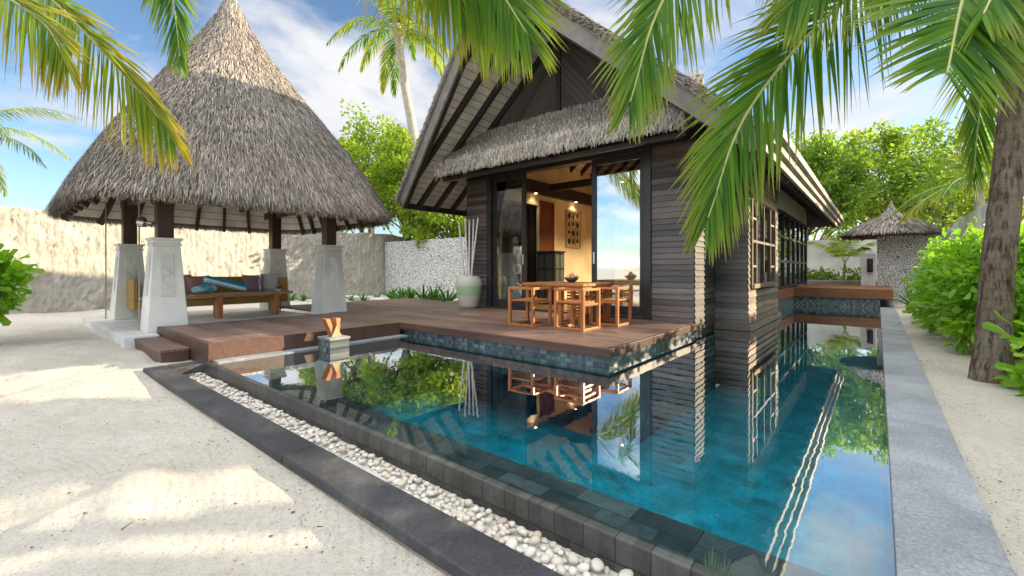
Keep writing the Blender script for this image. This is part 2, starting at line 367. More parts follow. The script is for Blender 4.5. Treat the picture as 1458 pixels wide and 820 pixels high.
M['eave'] = wood('weathered_eave_board', (0.26, 0.21, 0.17), (0.4, 0.34, 0.28), 1, 0.65, 0.2)
M['plaster'] = stone_mat('cream_plaster', (0.76, 0.74, 0.68), (0.83, 0.81, 0.76), 0.8, 0.2, 2.0, 0.08)
M['white_floor'] = stone_mat('white_terrazzo', (0.66, 0.65, 0.62), (0.76, 0.75, 0.72), 0.5, 0.3, 2.0, 0.1)
def carved():
    m, nt, out = newmat('carved_plaster'); v = coords(nt, (1, 1, 1.0))
    vo = N(nt, 'ShaderNodeTexVoronoi'); vo.feature = 'SMOOTH_F1'; vo.inputs['Scale'].default_value = 17; L(nt, v, vo.inputs['Vector'])
    w = N(nt, 'ShaderNodeTexWave'); w.inputs['Scale'].default_value = 5; w.inputs['Distortion'].default_value = 9; w.inputs['Detail'].default_value = 2; L(nt, v, w.inputs['Vector'])
    n1 = bump(nt, w.outputs['Fac'], 0.5, 0.015); n2 = bump(nt, vo.outputs['Distance'], 0.4, 0.015, n1)
    bsdf(nt, out, mixc(nt, w.outputs['Fac'], (0.7, 0.68, 0.61), (0.8, 0.78, 0.72)), 0.85, n2, 0.1); return m
M['carved'] = carved()
def thatch(name, stops):
    m, nt, out = newmat(name); v = coords(nt)
    c = ramp(nt, island(nt), stops)
    c = mixc(nt, 1.0, c, ramp(nt, noise(nt, v, 1.4, 4), [(0.3, 0.8), (0.7, 1.15)]), 'MULTIPLY')
    bsdf(nt, out, c, 0.9, None, 0.15); return m
M['thatch'] = thatch('grey_thatch', [(0, (0.09, 0.08, 0.076)), (0.35, (0.26, 0.225, 0.195)), (0.75, (0.41, 0.355, 0.3)), (1, (0.6, 0.52, 0.42))])
M['thatch_base'] = simple('thatch_bed', (0.07, 0.062, 0.056), (0.15, 0.13, 0.115), 30, 0.95, 0.8, 0.04, (1, 1, 0.25))
M['awn_thatch'] = thatch('pale_thatch', [(0, (0.3, 0.26, 0.22)), (0.4, (0.52, 0.46, 0.39)), (1, (0.74, 0.67, 0.57))])
M['tile_ledge'] = tile_mat('ledge_tile', (0.05, 0.052, 0.055), (0.075, 0.075, 0.075), (0.02, 0.02, 0.02), (0.3, 0.15), 'XY', 0.4, 0.8)
M['tile_front'] = tile_mat('weir_tile', (0.05, 0.049, 0.044), (0.068, 0.066, 0.06), (0.018, 0.018, 0.018), (0.15, 0.4), 'XZ', 0.45, 0.3)
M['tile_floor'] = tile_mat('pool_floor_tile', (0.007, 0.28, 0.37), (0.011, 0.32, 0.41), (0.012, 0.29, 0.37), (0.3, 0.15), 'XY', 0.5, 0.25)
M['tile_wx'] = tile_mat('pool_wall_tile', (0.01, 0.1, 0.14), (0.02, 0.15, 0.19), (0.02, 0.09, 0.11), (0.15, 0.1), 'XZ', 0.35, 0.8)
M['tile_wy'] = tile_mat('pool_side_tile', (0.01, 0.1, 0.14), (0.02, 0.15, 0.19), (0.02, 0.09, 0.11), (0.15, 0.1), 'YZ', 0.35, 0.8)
M['band_x'] = tile_mat('waterline_tile', (0.08, 0.1, 0.105), (0.17, 0.195, 0.19), (0.04, 0.05, 0.05), (0.1, 0.07), 'XZ', 0.35, 0.9)
M['band_y'] = tile_mat('waterline_side_tile', (0.08, 0.1, 0.105), (0.17, 0.195, 0.19), (0.04, 0.05, 0.05), (0.1, 0.07), 'YZ', 0.35, 0.9)
M['kerb_dark'] = stone_mat('dark_basalt', (0.03, 0.031, 0.036), (0.058, 0.058, 0.064), 0.55, 0.4, 4, 0.5, (0.2, 0.185, 0.16))
M['kerb_grey'] = stone_mat('grey_andesite', (0.22, 0.235, 0.25), (0.36, 0.372, 0.385), 0.6, 0.35, 2.5, 0.6, (0.12, 0.135, 0.155))
M['kerb_conc'] = stone_mat('stained_mortar', (0.28, 0.24, 0.17), (0.5, 0.46, 0.38), 0.95, 0.1, 8, 0.4)
M['water'] = water_mat()
M['door_glass'] = glass_mat('sliding_door_glass', 0.42, (0.8, 0.85, 0.84))
M['win_glass'] = glass_mat('window_glass', 0.12, (0.9, 0.93, 0.92))
M['leaf_glass'] = glass_mat('left_leaf_glass', 0.14, (0.85, 0.9, 0.89))
M['clear_glass'] = glass_mat('bottle_glass', 0.05, (0.85, 0.9, 0.9))
M['cream_wall'] = stone_mat('cream_paint', (0.72, 0.6, 0.4), (0.78, 0.66, 0.45), 0.85, 0.1, 2, 0.03)
M['white_panel'] = stone_mat('pale_panel', (0.55, 0.52, 0.48), (0.65, 0.62, 0.57), 0.85, 0.1, 2, 0.06)
M['int_floor'] = wood('interior_floor', (0.12, 0.06, 0.03), (0.2, 0.11, 0.06), 1, 0.35, 0.3)
M['red_wood'] = wood('reddish_door', (0.13, 0.04, 0.018), (0.2, 0.07, 0.03), 2, 0.4, 0.1)
M['diag'] = diag_mat('diagonal_boarding')
M['lamp_on'] = emit('lit_downlight_and_fill', (1.0, 0.78, 0.45), 5)
M['metal'] = simple('brushed_steel', (0.5, 0.5, 0.5), (0.6, 0.6, 0.6), 20, 0.3, 0, 0, metal=1.0)
M['rope'] = simple('rope', (0.3, 0.25, 0.18), (0.4, 0.34, 0.26), 60, 0.9, 0.3)
M['mauve'] = simple('mauve_cloth', (0.3, 0.17, 0.22), (0.38, 0.23, 0.28), 140, 0.95, 0.4, 0.004, spec=0.1)
M['rosy'] = simple('rosy_brown_cloth', (0.42, 0.24, 0.19), (0.52, 0.31, 0.25), 140, 0.95, 0.4, 0.004, spec=0.1)
M['taupe'] = simple('taupe_cloth', (0.38, 0.3, 0.22), (0.48, 0.39, 0.3), 140, 0.95, 0.4, 0.004, spec=0.1)
M['greyc'] = simple('grey_cloth', (0.55, 0.53, 0.5), (0.66, 0.64, 0.6), 140, 0.95, 0.4, 0.004, spec=0.1)
M['seatc'] = simple('seat_pad_cloth', (0.55, 0.42, 0.36), (0.65, 0.51, 0.44), 140, 0.95, 0.4, 0.004, spec=0.1)
M['towel'] = towel_mat()
M['towel2'] = simple('crumpled_terry', (0.02, 0.34, 0.6), (0.62, 0.8, 0.84), 9, 0.95, 0.6, 0.02, detail=1, spec=0.1)
M['pot'] = pot_mat()
M['bamboo'] = simple('bleached_bamboo', (0.6, 0.57, 0.5), (0.75, 0.73, 0.68), 5, 0.6, 0.1, stretch=(1, 1, 6))
M['pebble'] = pebble_mat()
M['black'] = simple('black_silhouette', (0.012, 0.011, 0.01), (0.02, 0.018, 0.016), 10, 0.5, 0)
M['art_bg'] = simple('art_backing', (0.6, 0.5, 0.33), (0.68, 0.57, 0.39), 10, 0.8, 0)
M['art_frame'] = wood('art_frame_wood', (0.4, 0.29, 0.14), (0.5, 0.37, 0.2), 2, 0.6, 0.05)
M['bowl'] = simple('dark_bowl_glaze', (0.03, 0.035, 0.05), (0.06, 0.065, 0.08), 12, 0.3, 0.1)
M['fruit_p'] = simple('pink_fruit', (0.55, 0.12, 0.1), (0.7, 0.3, 0.16), 9, 0.45, 0.1)
M['fruit_y'] = simple('yellow_fruit', (0.7, 0.42, 0.08), (0.75, 0.55, 0.2), 9, 0.45, 0.1)
M['bark'] = simple('bark', (0.12, 0.1, 0.08), (0.24, 0.2, 0.16), 8, 0.95, 0.7, 0.02, (1, 1, 0.3))
M['palm_trunk'] = trunk_mat('palm_bark', (0.1, 0.07, 0.045), (0.27, 0.195, 0.135))
M['palm_far'] = simple('far_palm_bark', (0.3, 0.26, 0.21), (0.5, 0.45, 0.38), 5, 0.9, 0.4, 0.02)
M['rachis'] = simple('frond_rib', (0.3, 0.34, 0.1), (0.42, 0.42, 0.16), 6, 0.5, 0.1)
M['frond'] = leafmat('frond_leaflet', (0.03, 0.125, 0.014), (0.15, 0.3, 0.02), (0.27, 0.33, 0.045), 0.48, 0.5, spec=0.25)
M['frond_y'] = leafmat('yellowing_leaflet', (0.07, 0.2, 0.015), (0.32, 0.39, 0.03), (0.5, 0.38, 0.06), 0.48, 0.5, (1.5, 1.4, 0.5), 0.25)
M['frond_b'] = leafmat('bluish_leaflet', (0.05, 0.12, 0.07), (0.1, 0.18, 0.1), (0.16, 0.2, 0.08), 0.35, 0.4, spec=0.5)
M['leaf_tree'] = leafmat('tree_leaf', (0.13, 0.24, 0.025), (0.36, 0.44, 0.06), None, 0.55)
M['leaf_dark'] = leafmat('dark_tree_leaf', (0.09, 0.2, 0.04), (0.3, 0.4, 0.07), None, 0.55)
M['leaf_bush'] = leafmat('glossy_shrub_leaf', (0.15, 0.36, 0.022), (0.33, 0.55, 0.05), None, 0.45, 0.35, (1.4, 1.4, 0.5), 0.5)
M['leaf_lily'] = leafmat('strap_leaf', (0.04, 0.14, 0.02), (0.1, 0.25, 0.04), None, 0.4, 0.35)
M['dry'] = leafmat('dry_leaf', (0.06, 0.04, 0.02), (0.2, 0.13, 0.07), None, 0.15, 0.8)

# ------------------------------------------------------------------ ground
X0P, X1P, Y0P, Y1P = -6.05, 0.05, 1.72, 15.8      # water rectangle
def ground():
    hx0, hx1, hy0, hy1 = -6.05, 0.2, 1.13, 16.0
    def line(lo, hi, a, b, step, extra):
        xs = list(np.arange(a, b, step)) + list(extra)
        t = a
        while t > lo: t -= max(step, (a - t)*0.35 + step); xs.append(max(t, lo))
        t = b
        while t < hi: t += max(step, (t - b)*0.35 + step); xs.append(min(t, hi))
        return np.array(sorted(set(round(float(x), 4) for x in xs)))
    xs = line(-900, 900, -12, 2, 0.055, [hx0, hx1, 2]); ys = line(-900, 900, -3, 1.2, 0.055, list(np.arange(1.3, 16, .3)) + [hy0, hy1])
    nx, ny = len(xs), len(ys)
    Xg, Yg = np.meshgrid(xs, ys, indexing='ij')
    Z = 0.03 + 0.05*np.clip((-Xg - 5.6)/2.0, 0, 1) - 0.05*np.clip((0.9 - Yg)/1.4, 0, 1)*np.clip((Xg + 7)/3, 0, 1)
    Z = np.where(Xg > 0.1, 0.08 + 0.02*np.sin(Yg*1.3), Z)
    rg = np.random.default_rng(5); dents = np.zeros_like(Xg)
    for _ in range(420):
        px_, py_ = rg.uniform(-9, .5), rg.uniform(-2.5, 1.0); rr_ = rg.uniform(.07, .17); a_ = rg.uniform(0, 6.3); ux, uy = (Xg-px_)*math.cos(a_)+(Yg-py_)*math.sin(a_), -(Xg-px_)*math.sin(a_)+(Yg-py_)*math.cos(a_)
        q_ = (ux/rr_/1.6)**2+(uy/rr_)**2; dents += rg.uniform(.006, .016)*(-np.exp(-q_) + .55*np.exp(-(np.sqrt(q_)-1.5)**2*4))
    und = dents + 0.018*np.sin(Xg*2.1 + 1.3*np.sin(Yg*1.7)) + 0.014*np.sin(Yg*3.1 + 1.1*np.sin(Xg*2.3)) + 0.008*np.sin(Xg*6.3 + Yg*4.1) + 0.006*np.sin(Yg*8.7 - Xg*5.2)
    near = (np.abs(Xg + 7) < 12) & (Yg > -6) & (Yg < 20)
    calm = 1 - 0.8*np.clip(1 - np.abs(Yg - 1.13)/0.45, 0, 1)*((Xg > -6.9) & (Xg < .3))
    Z = Z + np.where(near, und*calm, 0)
    # keep the sand low under decks and house
    Z = np.where((Xg < -1.2) & (Xg > -8.4) & (Yg > 2.0) & (Yg < 22), -0.05, Z)
    Z = np.where((Xg < -8.2) & (Xg > -12.4) & (Yg > 1.3) & (Yg < 8.4), np.minimum(Z, 0.08), Z)
    V = np.stack([Xg, Yg, Z], -1).reshape(-1, 3)
    fs = []
    for i in range(nx - 1):
        cx = (xs[i] + xs[i+1])/2
        for j in range(ny - 1):
            cy = (ys[j] + ys[j+1])/2
            if hx0 < cx < hx1 and hy0 < cy < hy1: continue
            a = i*ny + j; fs.append((a, a + ny, a + ny + 1, a + 1))
    return np_mesh('sand', V, fs, M['sand'], smooth=True)
tag(ground(), 'pale raked coral sand around the pool', 'sand', kind='structure')
def litter():
    n = 6000; P = np.empty((n, 3)); k = 0
    while k < n:
        x = -7.5 + 7.2*random.random(); y = 1.1 - 3.2*random.random()**1.3
        P[k] = (x, y, 0); k += 1
    Q = [(0.37 + abs(random.gauss(0, .28)), random.uniform(.8, 14), 1) for _ in range(4200)]
    V = []; Fc = []
    for i, (x, y, rt) in enumerate([tuple(p) for p in P] + Q):
        z = 0.03 + 0.05*min(max((-x-5.6)/2, 0), 1) - 0.05*min(max((0.9-y)/1.4, 0), 1)*min(max((x+7)/3, 0), 1) + (0.018*math.sin(x*2.1 + 1.3*math.sin(y*1.7)) + 0.014*math.sin(y*3.1 + 1.1*math.sin(x*2.3)) + 0.008*math.sin(x*6.3 + y*4.1) + 0.006*math.sin(y*8.7 - x*5.2))*(1 - .8*max(0, 1-abs(y-1.13)/.45)*(x > -6.9)) + .003
        if rt: z = 0.083 + 0.02*math.sin(y*1.3) + .004
        s = random.uniform(0.002, 0.007) * (1.8 if random.random() < 0.05 else 1); a = random.random()*6.3; e = random.uniform(0.3, 0.7)
        c, sn = math.cos(a)*s, math.sin(a)*s
        b = len(V); V += [(x-c, y-sn, z), (x+sn*e, y-c*e, z+s*0.5), (x+c, y+sn, z), (x-sn*e, y+c*e, z+s*0.4)]; Fc.append((b, b+1, b+2, b+3))
    for _ in range(60):                                              # twigs and curled leaves
        x = -6.8 + 6.3*random.random(); y = 1.0 - 2.2*random.random(); z = .07 if x < -5 else .045; a = random.random()*6.3; l = random.uniform(.02, .07); wd = random.choice((.002, .003, .011)); l = l*.5 if wd > .01 else l
        c, sn = math.cos(a), math.sin(a); b = len(V)
        V += [(x-c*l/2+sn*wd, y-sn*l/2-c*wd, z), (x-c*l/2-sn*wd, y-sn*l/2+c*wd, z+.004), (x+c*l/2-sn*wd*.6, y+sn*l/2+c*wd*.6, z+.003), (x+c*l/2+sn*wd*.6, y+sn*l/2-c*wd*.6, z+.001)]; Fc.append((b, b+1, b+2, b+3))
    return np_mesh('leaf_litter', V, Fc, M['dry'])
tag(litter(), 'dark flecks of dry plant litter scattered on the sand', 'litter', kind='stuff')

# ------------------------------------------------------------------ pool
WZ = 0.11
m = MB()
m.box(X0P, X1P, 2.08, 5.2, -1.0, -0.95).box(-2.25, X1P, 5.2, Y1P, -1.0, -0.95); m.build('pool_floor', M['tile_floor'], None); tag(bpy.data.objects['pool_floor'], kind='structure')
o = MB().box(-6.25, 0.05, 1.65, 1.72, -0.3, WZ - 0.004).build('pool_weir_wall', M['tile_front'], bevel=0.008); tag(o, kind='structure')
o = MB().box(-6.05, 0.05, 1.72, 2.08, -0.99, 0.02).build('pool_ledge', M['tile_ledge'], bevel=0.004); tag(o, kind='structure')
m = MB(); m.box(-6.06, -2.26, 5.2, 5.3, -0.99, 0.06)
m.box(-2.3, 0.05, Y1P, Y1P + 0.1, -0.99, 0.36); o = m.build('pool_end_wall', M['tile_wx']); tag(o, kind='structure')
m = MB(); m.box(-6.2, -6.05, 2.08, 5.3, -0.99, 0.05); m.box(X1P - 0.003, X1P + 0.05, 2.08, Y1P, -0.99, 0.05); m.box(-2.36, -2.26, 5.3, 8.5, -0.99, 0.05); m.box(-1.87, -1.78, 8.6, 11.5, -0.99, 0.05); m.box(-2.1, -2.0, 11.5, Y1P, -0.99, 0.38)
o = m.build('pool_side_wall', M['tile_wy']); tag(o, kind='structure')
# stone rim between the deck and the water on the gazebo side
o = MB().box(-6.045, -5.86, 1.72, 4.4, -0.3, 0.125).build('pool_rim', M['kerb_grey'], bevel=0.006); tag(o, kind='structure')
o = MB().quad((X0P, 1.69, WZ), (X1P, 1.69, WZ), (X1P, Y1P, WZ), (X0P, Y1P, WZ)).build('pool_water', M['water']); tag(o, 'still teal pool water mirroring the villa', 'water', kind='structure')
# right kerb of grey stone slabs
m = MB(); y = 1.0
m.box(X1P, 0.36, -2.2, 16.2, -0.3, 0.10)
y = -2.2
while y < 16:
    m.box(X1P, 0.365, y, y + 4.497, 0.10, 0.15); y += 4.5
o = m.build('grey_pool_kerb', M['kerb_grey'], bevel=0.006); tag(o, kind='structure')
# outer dark kerb and pebble trough
m = MB(); x = -6.33
while x < 0.6:
    m.box(x + 0.002, x + 3.6, 1.13, 1.345, 0.035, 0.09); x += 3.604
m.box(-6.33, -6.05, 1.348, 1.66, 0.0, 0.09)
o = m.build('dark_kerb', M['kerb_dark'], bevel=0.008); tag(o, kind='structure')
o = MB().box(-6.32, 0.6, 1.145, 1.34, -0.35, 0.034).build('kerb_footing', M['kerb_conc']); tag(o, kind='structure')
m = MB(); m.box(-6.05, 0.05, 1.343, 1.655, -0.35, -0.04); o = m.build('gravel_bed', simple('white_grit', (0.62, 0.6, 0.55), (0.78, 0.76, 0.72), 90, 0.95, 0.8, 0.01)); tag(o, kind='structure')
# pebbles: largest ones individually
def peb_mesh(seed):
    random.seed(seed); b = MB(); rx, ry, rz = random.uniform(0.8, 1.2), random.uniform(0.7, 0.95), random.uniform(0.5, 0.68)
    b.blob((0, 0, 0), (rx, ry, rz), 12, 8); me = bpy.data.meshes.new('pebble'); 
    b.v = [(x*(1 + 0.12*math.sin(2*y + seed)), y*(1 + 0.1*math.sin(1.5*x + seed)), z) for x, y, z in b.v]
    me.from_pydata(b.v, [], b.f); me.polygons.foreach_set('use_smooth', [True]*len(me.polygons)); me.materials.append(M['pebble']); me.update(); return me
PM = [peb_mesh(i) for i in range(8)]; random.seed(11)
spots = []
tries = 0
cell = {}
while len(spots) < 1500 and tries < 60000:
    tries += 1
    x = -6.02 + 5.6*random.random(); r = random.uniform(0.015, 0.029); y = random.uniform(1.35 + r, 1.645 - r)
    dens = 0.5 + 0.5*math.sin(x*3.1)*math.sin(x*1.3 + 1)
    if x < -1.6 and y < 1.44 + 0.1*dens: continue
    lay = 0
    key = (int(x/0.05), int(y/0.05)); bad = False
    for i in (-1, 0, 1):
        for j in (-1, 0, 1):
            for (a, b, rr) in cell.get((key[0]+i, key[1]+j), []):
                if (a-x)**2 + (b-y)**2 < (0.8*(r+rr))**2: bad = True
    if bad: continue
    cell.setdefault(key, []).append((x, y, r)); spots.append((x, y, r))
spots.sort(key=lambda s: (s[0]+0.2)**2 + s[1]**2*0.2)
V = []; Fq = []
for i, (x, y, r) in enumerate(spots):
    rz = random.random()*6.3; z = -0.04 + r*0.45 + (random.random() < 0.3)*r*0.8
    me = PM[i % 8]
    if i < 290:
        o = bpy.data.objects.new('pebble', me); COL.objects.link(o); o.location = (x, y, z); o.scale = (r, r, r)
        o.rotation_euler = (random.uniform(-.3, .3), random.uniform(-.3, .3), rz)
        tag(o, 'smooth cream pebble lying in the gravel trough beside the dark pool wall', 'pebble', 'pebbles in the trough along the pool')
    else:
        T = Matrix.Translation((x, y, z)) @ Matrix.Rotation(rz, 4, 'Z') @ Matrix.Scale(r, 4)
        b = len(V); V += [tuple(T @ v.co) for v in me.vertices]; Fq += [tuple(b + k for k in p.vertices) for p in me.polygons]
o = np_mesh('gravel', V, Fq, M['pebble'], smooth=True); tag(o, 'cream pebbles filling the far end of the trough', 'gravel', kind='stuff')

# ------------------------------------------------------------------ decks
DZ = 0.32
m = MB()
def boards(m, x0, x1, y0, y1, z1, w=0.14, t=0.03, gap=0.005, maxlen=2.4):
    y = y0; r = 0
    while y < y1 - 0.02:
        e = min(y + w - gap, y1); x = x0; first = random.uniform(0.6, maxlen)
        while x < x1 - 0.01:
            xe = min(x + first, x1); 
            if x1 - xe < 0.4: xe = x1
            m.box(x, xe - 0.003, y, e, z1 - t, z1); x = xe; first = maxlen
        y += w
boards(m, -8.42, -6.1, 1.74, 4.43, DZ); boards(m, -11.0, -2.31, 4.43, 7.38, DZ); boards(m, -11.0, -7.62, 7.38, 8.3, DZ)
o = m.build('deck', M['deck_x'], bevel=0.003, seg=1); tag(o, kind='structure')
m = MB()
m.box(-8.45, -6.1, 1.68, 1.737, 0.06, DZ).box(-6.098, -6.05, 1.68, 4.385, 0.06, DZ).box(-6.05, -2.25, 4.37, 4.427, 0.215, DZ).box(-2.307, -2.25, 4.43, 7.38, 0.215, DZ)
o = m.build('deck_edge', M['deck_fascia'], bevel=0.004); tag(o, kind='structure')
m = MB(); m.box(-6.05, -2.30, 4.45, 4.5, -0.2, 0.215); o = m.build('deck_tile_band', M['band_x']); tag(o, kind='structure')
m = MB(); m.box(-2.345, -2.297, 4.503, 7.4, -0.2, 0.213); o = m.build('deck_side_tile_band', M['band_y']); tag(o, kind='structure')
o = MB().box(-8.4, -6.1, 1.78, 4.4, -0.05, 0.27).build('deck_joists', M['dark_timber']); tag(o, kind='structure')
t = thing('deck_step', 'low dark brown wooden step at the corner of the deck on the sand', 'step', (-7.6, 1.5, 0.05))
m = MB(); m.box(-8.4, -6.75, 1.37, 1.515, 0.165, 0.2).box(-8.4, -6.75, 1.52, 1.675, 0.165, 0.2); m.build('tread', M['deck_x'], t, bevel=0.004)
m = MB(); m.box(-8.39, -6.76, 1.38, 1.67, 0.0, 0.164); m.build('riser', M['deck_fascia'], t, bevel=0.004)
# far deck
t = thing('timber_platform', 'raised orange brown timber platform across the far end of the pool', 'platform', (-1, 17, 0.3))
m = MB(); boards(m, -2.0, 0.28, 15.74, 21.5, 0.64, 0.14, 0.03, 0.005, 3); m.build('decking', M['deck_far'], t)
m = MB(); m.box(-1.98, 0.28, 15.7, 15.737, 0.38, 0.645).box(-1.985, -1.95, 11.6, 15.7, 0.38, 0.645).box(0.283, 0.32, 15.7, 21.5, 0.3, 0.645); m.box(-2.1, -1.985, 11.6, 15.73, 0.6, 0.64); m.build('fascia', M['deck_far'], t, bevel=0.004)
o = MB().box(-2.0, 0.05, 15.78, 15.81, WZ - 0.3, 0.379).build('far_tile_band', M['band_x']); tag(o, kind='structure')
o = MB().box(-1.999, -1.975, 11.5, 15.78, WZ - 0.3, 0.379).build('far_side_tile_band', M['band_y']); tag(o, kind='structure')
# spout block
t = thing('stone_plinth', 'small dark tiled stone block at the pool corner under the wooden stand', 'plinth', (-5.72, 3.06, -0.2))
MB().box(-5.88, -5.57, 2.92, 3.2, -0.3, 0.245).build('block', M['band_x'], t, bevel=0.006); MB().box(-5.89, -5.56, 2.91, 3.21, 0.246, 0.28).build('cap', M['kerb_grey'], t, bevel=0.006)
t = thing('wooden_stand', 'small golden brown wooden stand of two leaning boards on the tiled block', 'stand', (-5.72, 3.06, 0.28))
for s in (-1, 1):
    m = MB(); m.prism([(-5.66, 3.06 + s*0.012, 0.28), (-5.66, 3.06 + s*0.05, 0.28), (-5.71, 3.06 + s*0.11 - 0.02, 0.525), (-5.71, 3.06 + s*0.04 - 0.02, 0.525)][::s], (-0.12, 0, 0))
    m.build('board', M['teak_z'], t, bevel=0.006)
m = MB(); m.prism([(-5.645, 2.985, 0.28), (-5.645, 3.135, 0.28), (-5.652, 3.06, 0.43)], (-0.012, 0, 0)); m.build('wedge', M['art_frame'], t, bevel=.003)

# ------------------------------------------------------------------ thatch helper
def strands(P, D, Nn, length, width, lift, jitter, name, mat, parent):
    """P points, D down-slope dirs, Nn normals (n,3): one tapering blade each"""
    n = len(P); r = RNG
    D = D + r.normal(0, jitter, (n, 3)); D /= np.linalg.norm(D, axis=1, keepdims=True)
    S = np.cross(D, Nn); S /= np.linalg.norm(S, axis=1, keepdims=True)
    Ln = (length*r.uniform(0.6, 1.3, n))[:, None]; W = (width*r.uniform(0.6, 1.4, n))[:, None]; Lf = (lift*r.uniform(0.2, 1.5, n))[:, None]
    base = P - D*Ln*0.5; mid = P + Nn*Lf*0.9; tip = P + D*Ln*0.5 + Nn*Lf*0.6
    V = np.stack([base - S*W*0.5, base + S*W*0.5, mid + S*W*0.5 , mid - S*W*0.5, tip + S*W*0.2, tip - S*W*0.2], 1).reshape(-1, 3)
    i = np.arange(n)[:, None]*6
    Fc = np.concatenate([i + np.array([[0, 1, 2, 3]]), i + np.array([[3, 2, 4, 5]])], 0)
    return np_mesh(name, V, Fc, mat, parent)

# ------------------------------------------------------------------ gazebo
GX, GY, GA = -10.1, 3.2, 2.47
FZ = 0.23
gz = thing('gazebo', 'open garden pavilion with tall pointed grey thatched roof on four white pillars', 'gazebo', (GX, GY, FZ))
MB().box(GX-2.15, -8.47, GY-1.95, GY+1.22, -0.1, FZ).box(-8.47, -8.2, GY-1.95, 1.66, -0.1, FZ).build('floor_slab', M['white_floor'], gz, bevel=0.01)
for cx, cy in ((-8.75, 1.83), (-8.75, 4.57), (-11.4, 1.83), (-11.4, 4.57)):
    m = MB(); m.frustum(cx, cy, FZ, 1.56, 0.265, 0.175); col = m.build('pillar', M['plaster'], gz, bevel=0.012)
    m = MB(); m.box(cx-.19, cx+.19, cy-.19, cy+.19, 1.562, 1.60).box(cx-.18, cx+.18, cy-.18, cy+.18, 1.601, 1.65).box(cx-.205, cx+.205, cy-.205, cy+.205, 1.651, 1.69)
    m.build('capital', M['plaster'], col, bevel=0.008)
    z0, z1 = 0.78, 1.44
    def hw(z): return 0.265 - 0.09*(z-FZ)/(1.56-FZ) + 0.004
    for nx, ny in ((1, 0), (0, -1)):
        m = MB(); g = 10
        a, b = hw(z0), hw(z1)
        if nx: q = [(cx+a, cy-.085, z0), (cx+a, cy+.085, z0), (cx+b, cy+.085, z1), (cx+b, cy-.085, z1)]; vec = (0.008, 0, 0)
        else: q = [(cx-.085, cy-a, z0), (cx+.085, cy-a, z0), (cx+.085, cy-b, z1), (cx-.085, cy-b, z1)]; vec = (0, -0.008, 0)
        m.prism(q, vec); m.build('carved_panel', M['carved'], col)
    MB().box(cx-.105, cx+.105, cy-.105, cy+.105, 1.69, 2.80).build('post', M['brown_timber'], gz, bevel=0.006)
for y in (1.83, 4.57): MB().box(-11.9, -8.25, y-.06, y+.06, 2.44, 2.60).build('tie_beam', M['brown_timber'], gz, bevel=0.004)
for x in (-8.75, -11.4): MB().box(x-.06, x+.06, 1.33, 5.07, 2.605, 2.75).build('cross_beam', M['brown_timber'], gz, bevel=0.004)
ZE, ZA = 2.26, 6.62
def ring_pt(ang, a, sq):
    c, s = math.cos(ang), math.sin(ang); p = 2 + 6*sq
    r = (abs(c)**p + abs(s)**p)**(-1/p); return a*r*c, a*r*s
prof = [(0.0, 1.0), (0.15, .885), (0.3, .745), (0.5, .53), (0.7, .31), (0.82, .185), (0.92, .09), (0.965, .056), (1.0, .03)]
def pf(t):
    for (a, b), (c, d) in zip(prof, prof[1:]):
        if t <= c: return b + (d-b)*(t-a)/(c-a)
    return prof[-1][1]
def roof_pt(ang, t):
    a = GA*pf(t); x, y = ring_pt(ang, a, max(0.0, 1 - t*1.15)*0.8); return Vector((GX+x, GY+y, ZE + (ZA-ZE)*t))
V = []; Fq = []; seg = 72; tt = [0, .04, .1, .2, .3, .4, .5, .6, .7, .78, .85, .92, .965, 1]
for t in tt:
    for k in range(seg): V.append(roof_pt(2*PI*k/seg, t))
for i in range(len(tt)-1):
    for k in range(seg): Fq.append((i*seg+k, i*seg+(k+1) % seg, (i+1)*seg+(k+1) % seg, (i+1)*seg+k))
# underside of the thatch: lip going in, then up under the boards
b = len(V)
for k in range(seg): p = roof_pt(2*PI*k/seg, 0); c = Vector((GX, GY, p.z)); q = c + (p-c)*0.93; V.append((q.x, q.y, ZE-0.05))
for k in range(seg): p = roof_pt(2*PI*k/seg, 0); c = Vector((GX, GY, p.z)); q = c + (p-c)*0.9; V.append((q.x, q.y, ZE+0.1))
for k in range(seg):
    k2 = (k+1) % seg; Fq += [(k2, k, b+k, b+k2), (b+k2, b+k, b+seg+k, b+seg+k2)]
roof = np_mesh('roof', V, Fq, M['thatch_base'], gz, smooth=True)
def roof_strands(n, tlo, thi, ln, w, lift, jit, name, power=1.0, front_only=True):
    P = []; D = []; Nn = []
    while len(P) < n:
        t = tlo + (thi-tlo)*random.random()
        if random.random() > pf(t)*1.02 + 0.02: continue
        a = random.random()*2*PI
        p = roof_pt(a, t); q = roof_pt(a, max(t-0.03, 0) if t > .03 else t); q2 = roof_pt(a, t+0.03); e = roof_pt(a+0.02, t)
        d = (p - q2).normalized(); s = (e - p).normalized(); nn = s.cross(-d).normalized()
        P.append(p + nn*random.uniform(0, 0.035)); D.append(d); Nn.append(nn)
    return strands(np.array(P), np.array(D), np.array(Nn), ln, w, lift, jit, name, M['thatch'], roof)
roof_strands(110000, 0.0, 0.985, 0.21, 0.0105, 0.03, 0.13, 'thatch_layer')
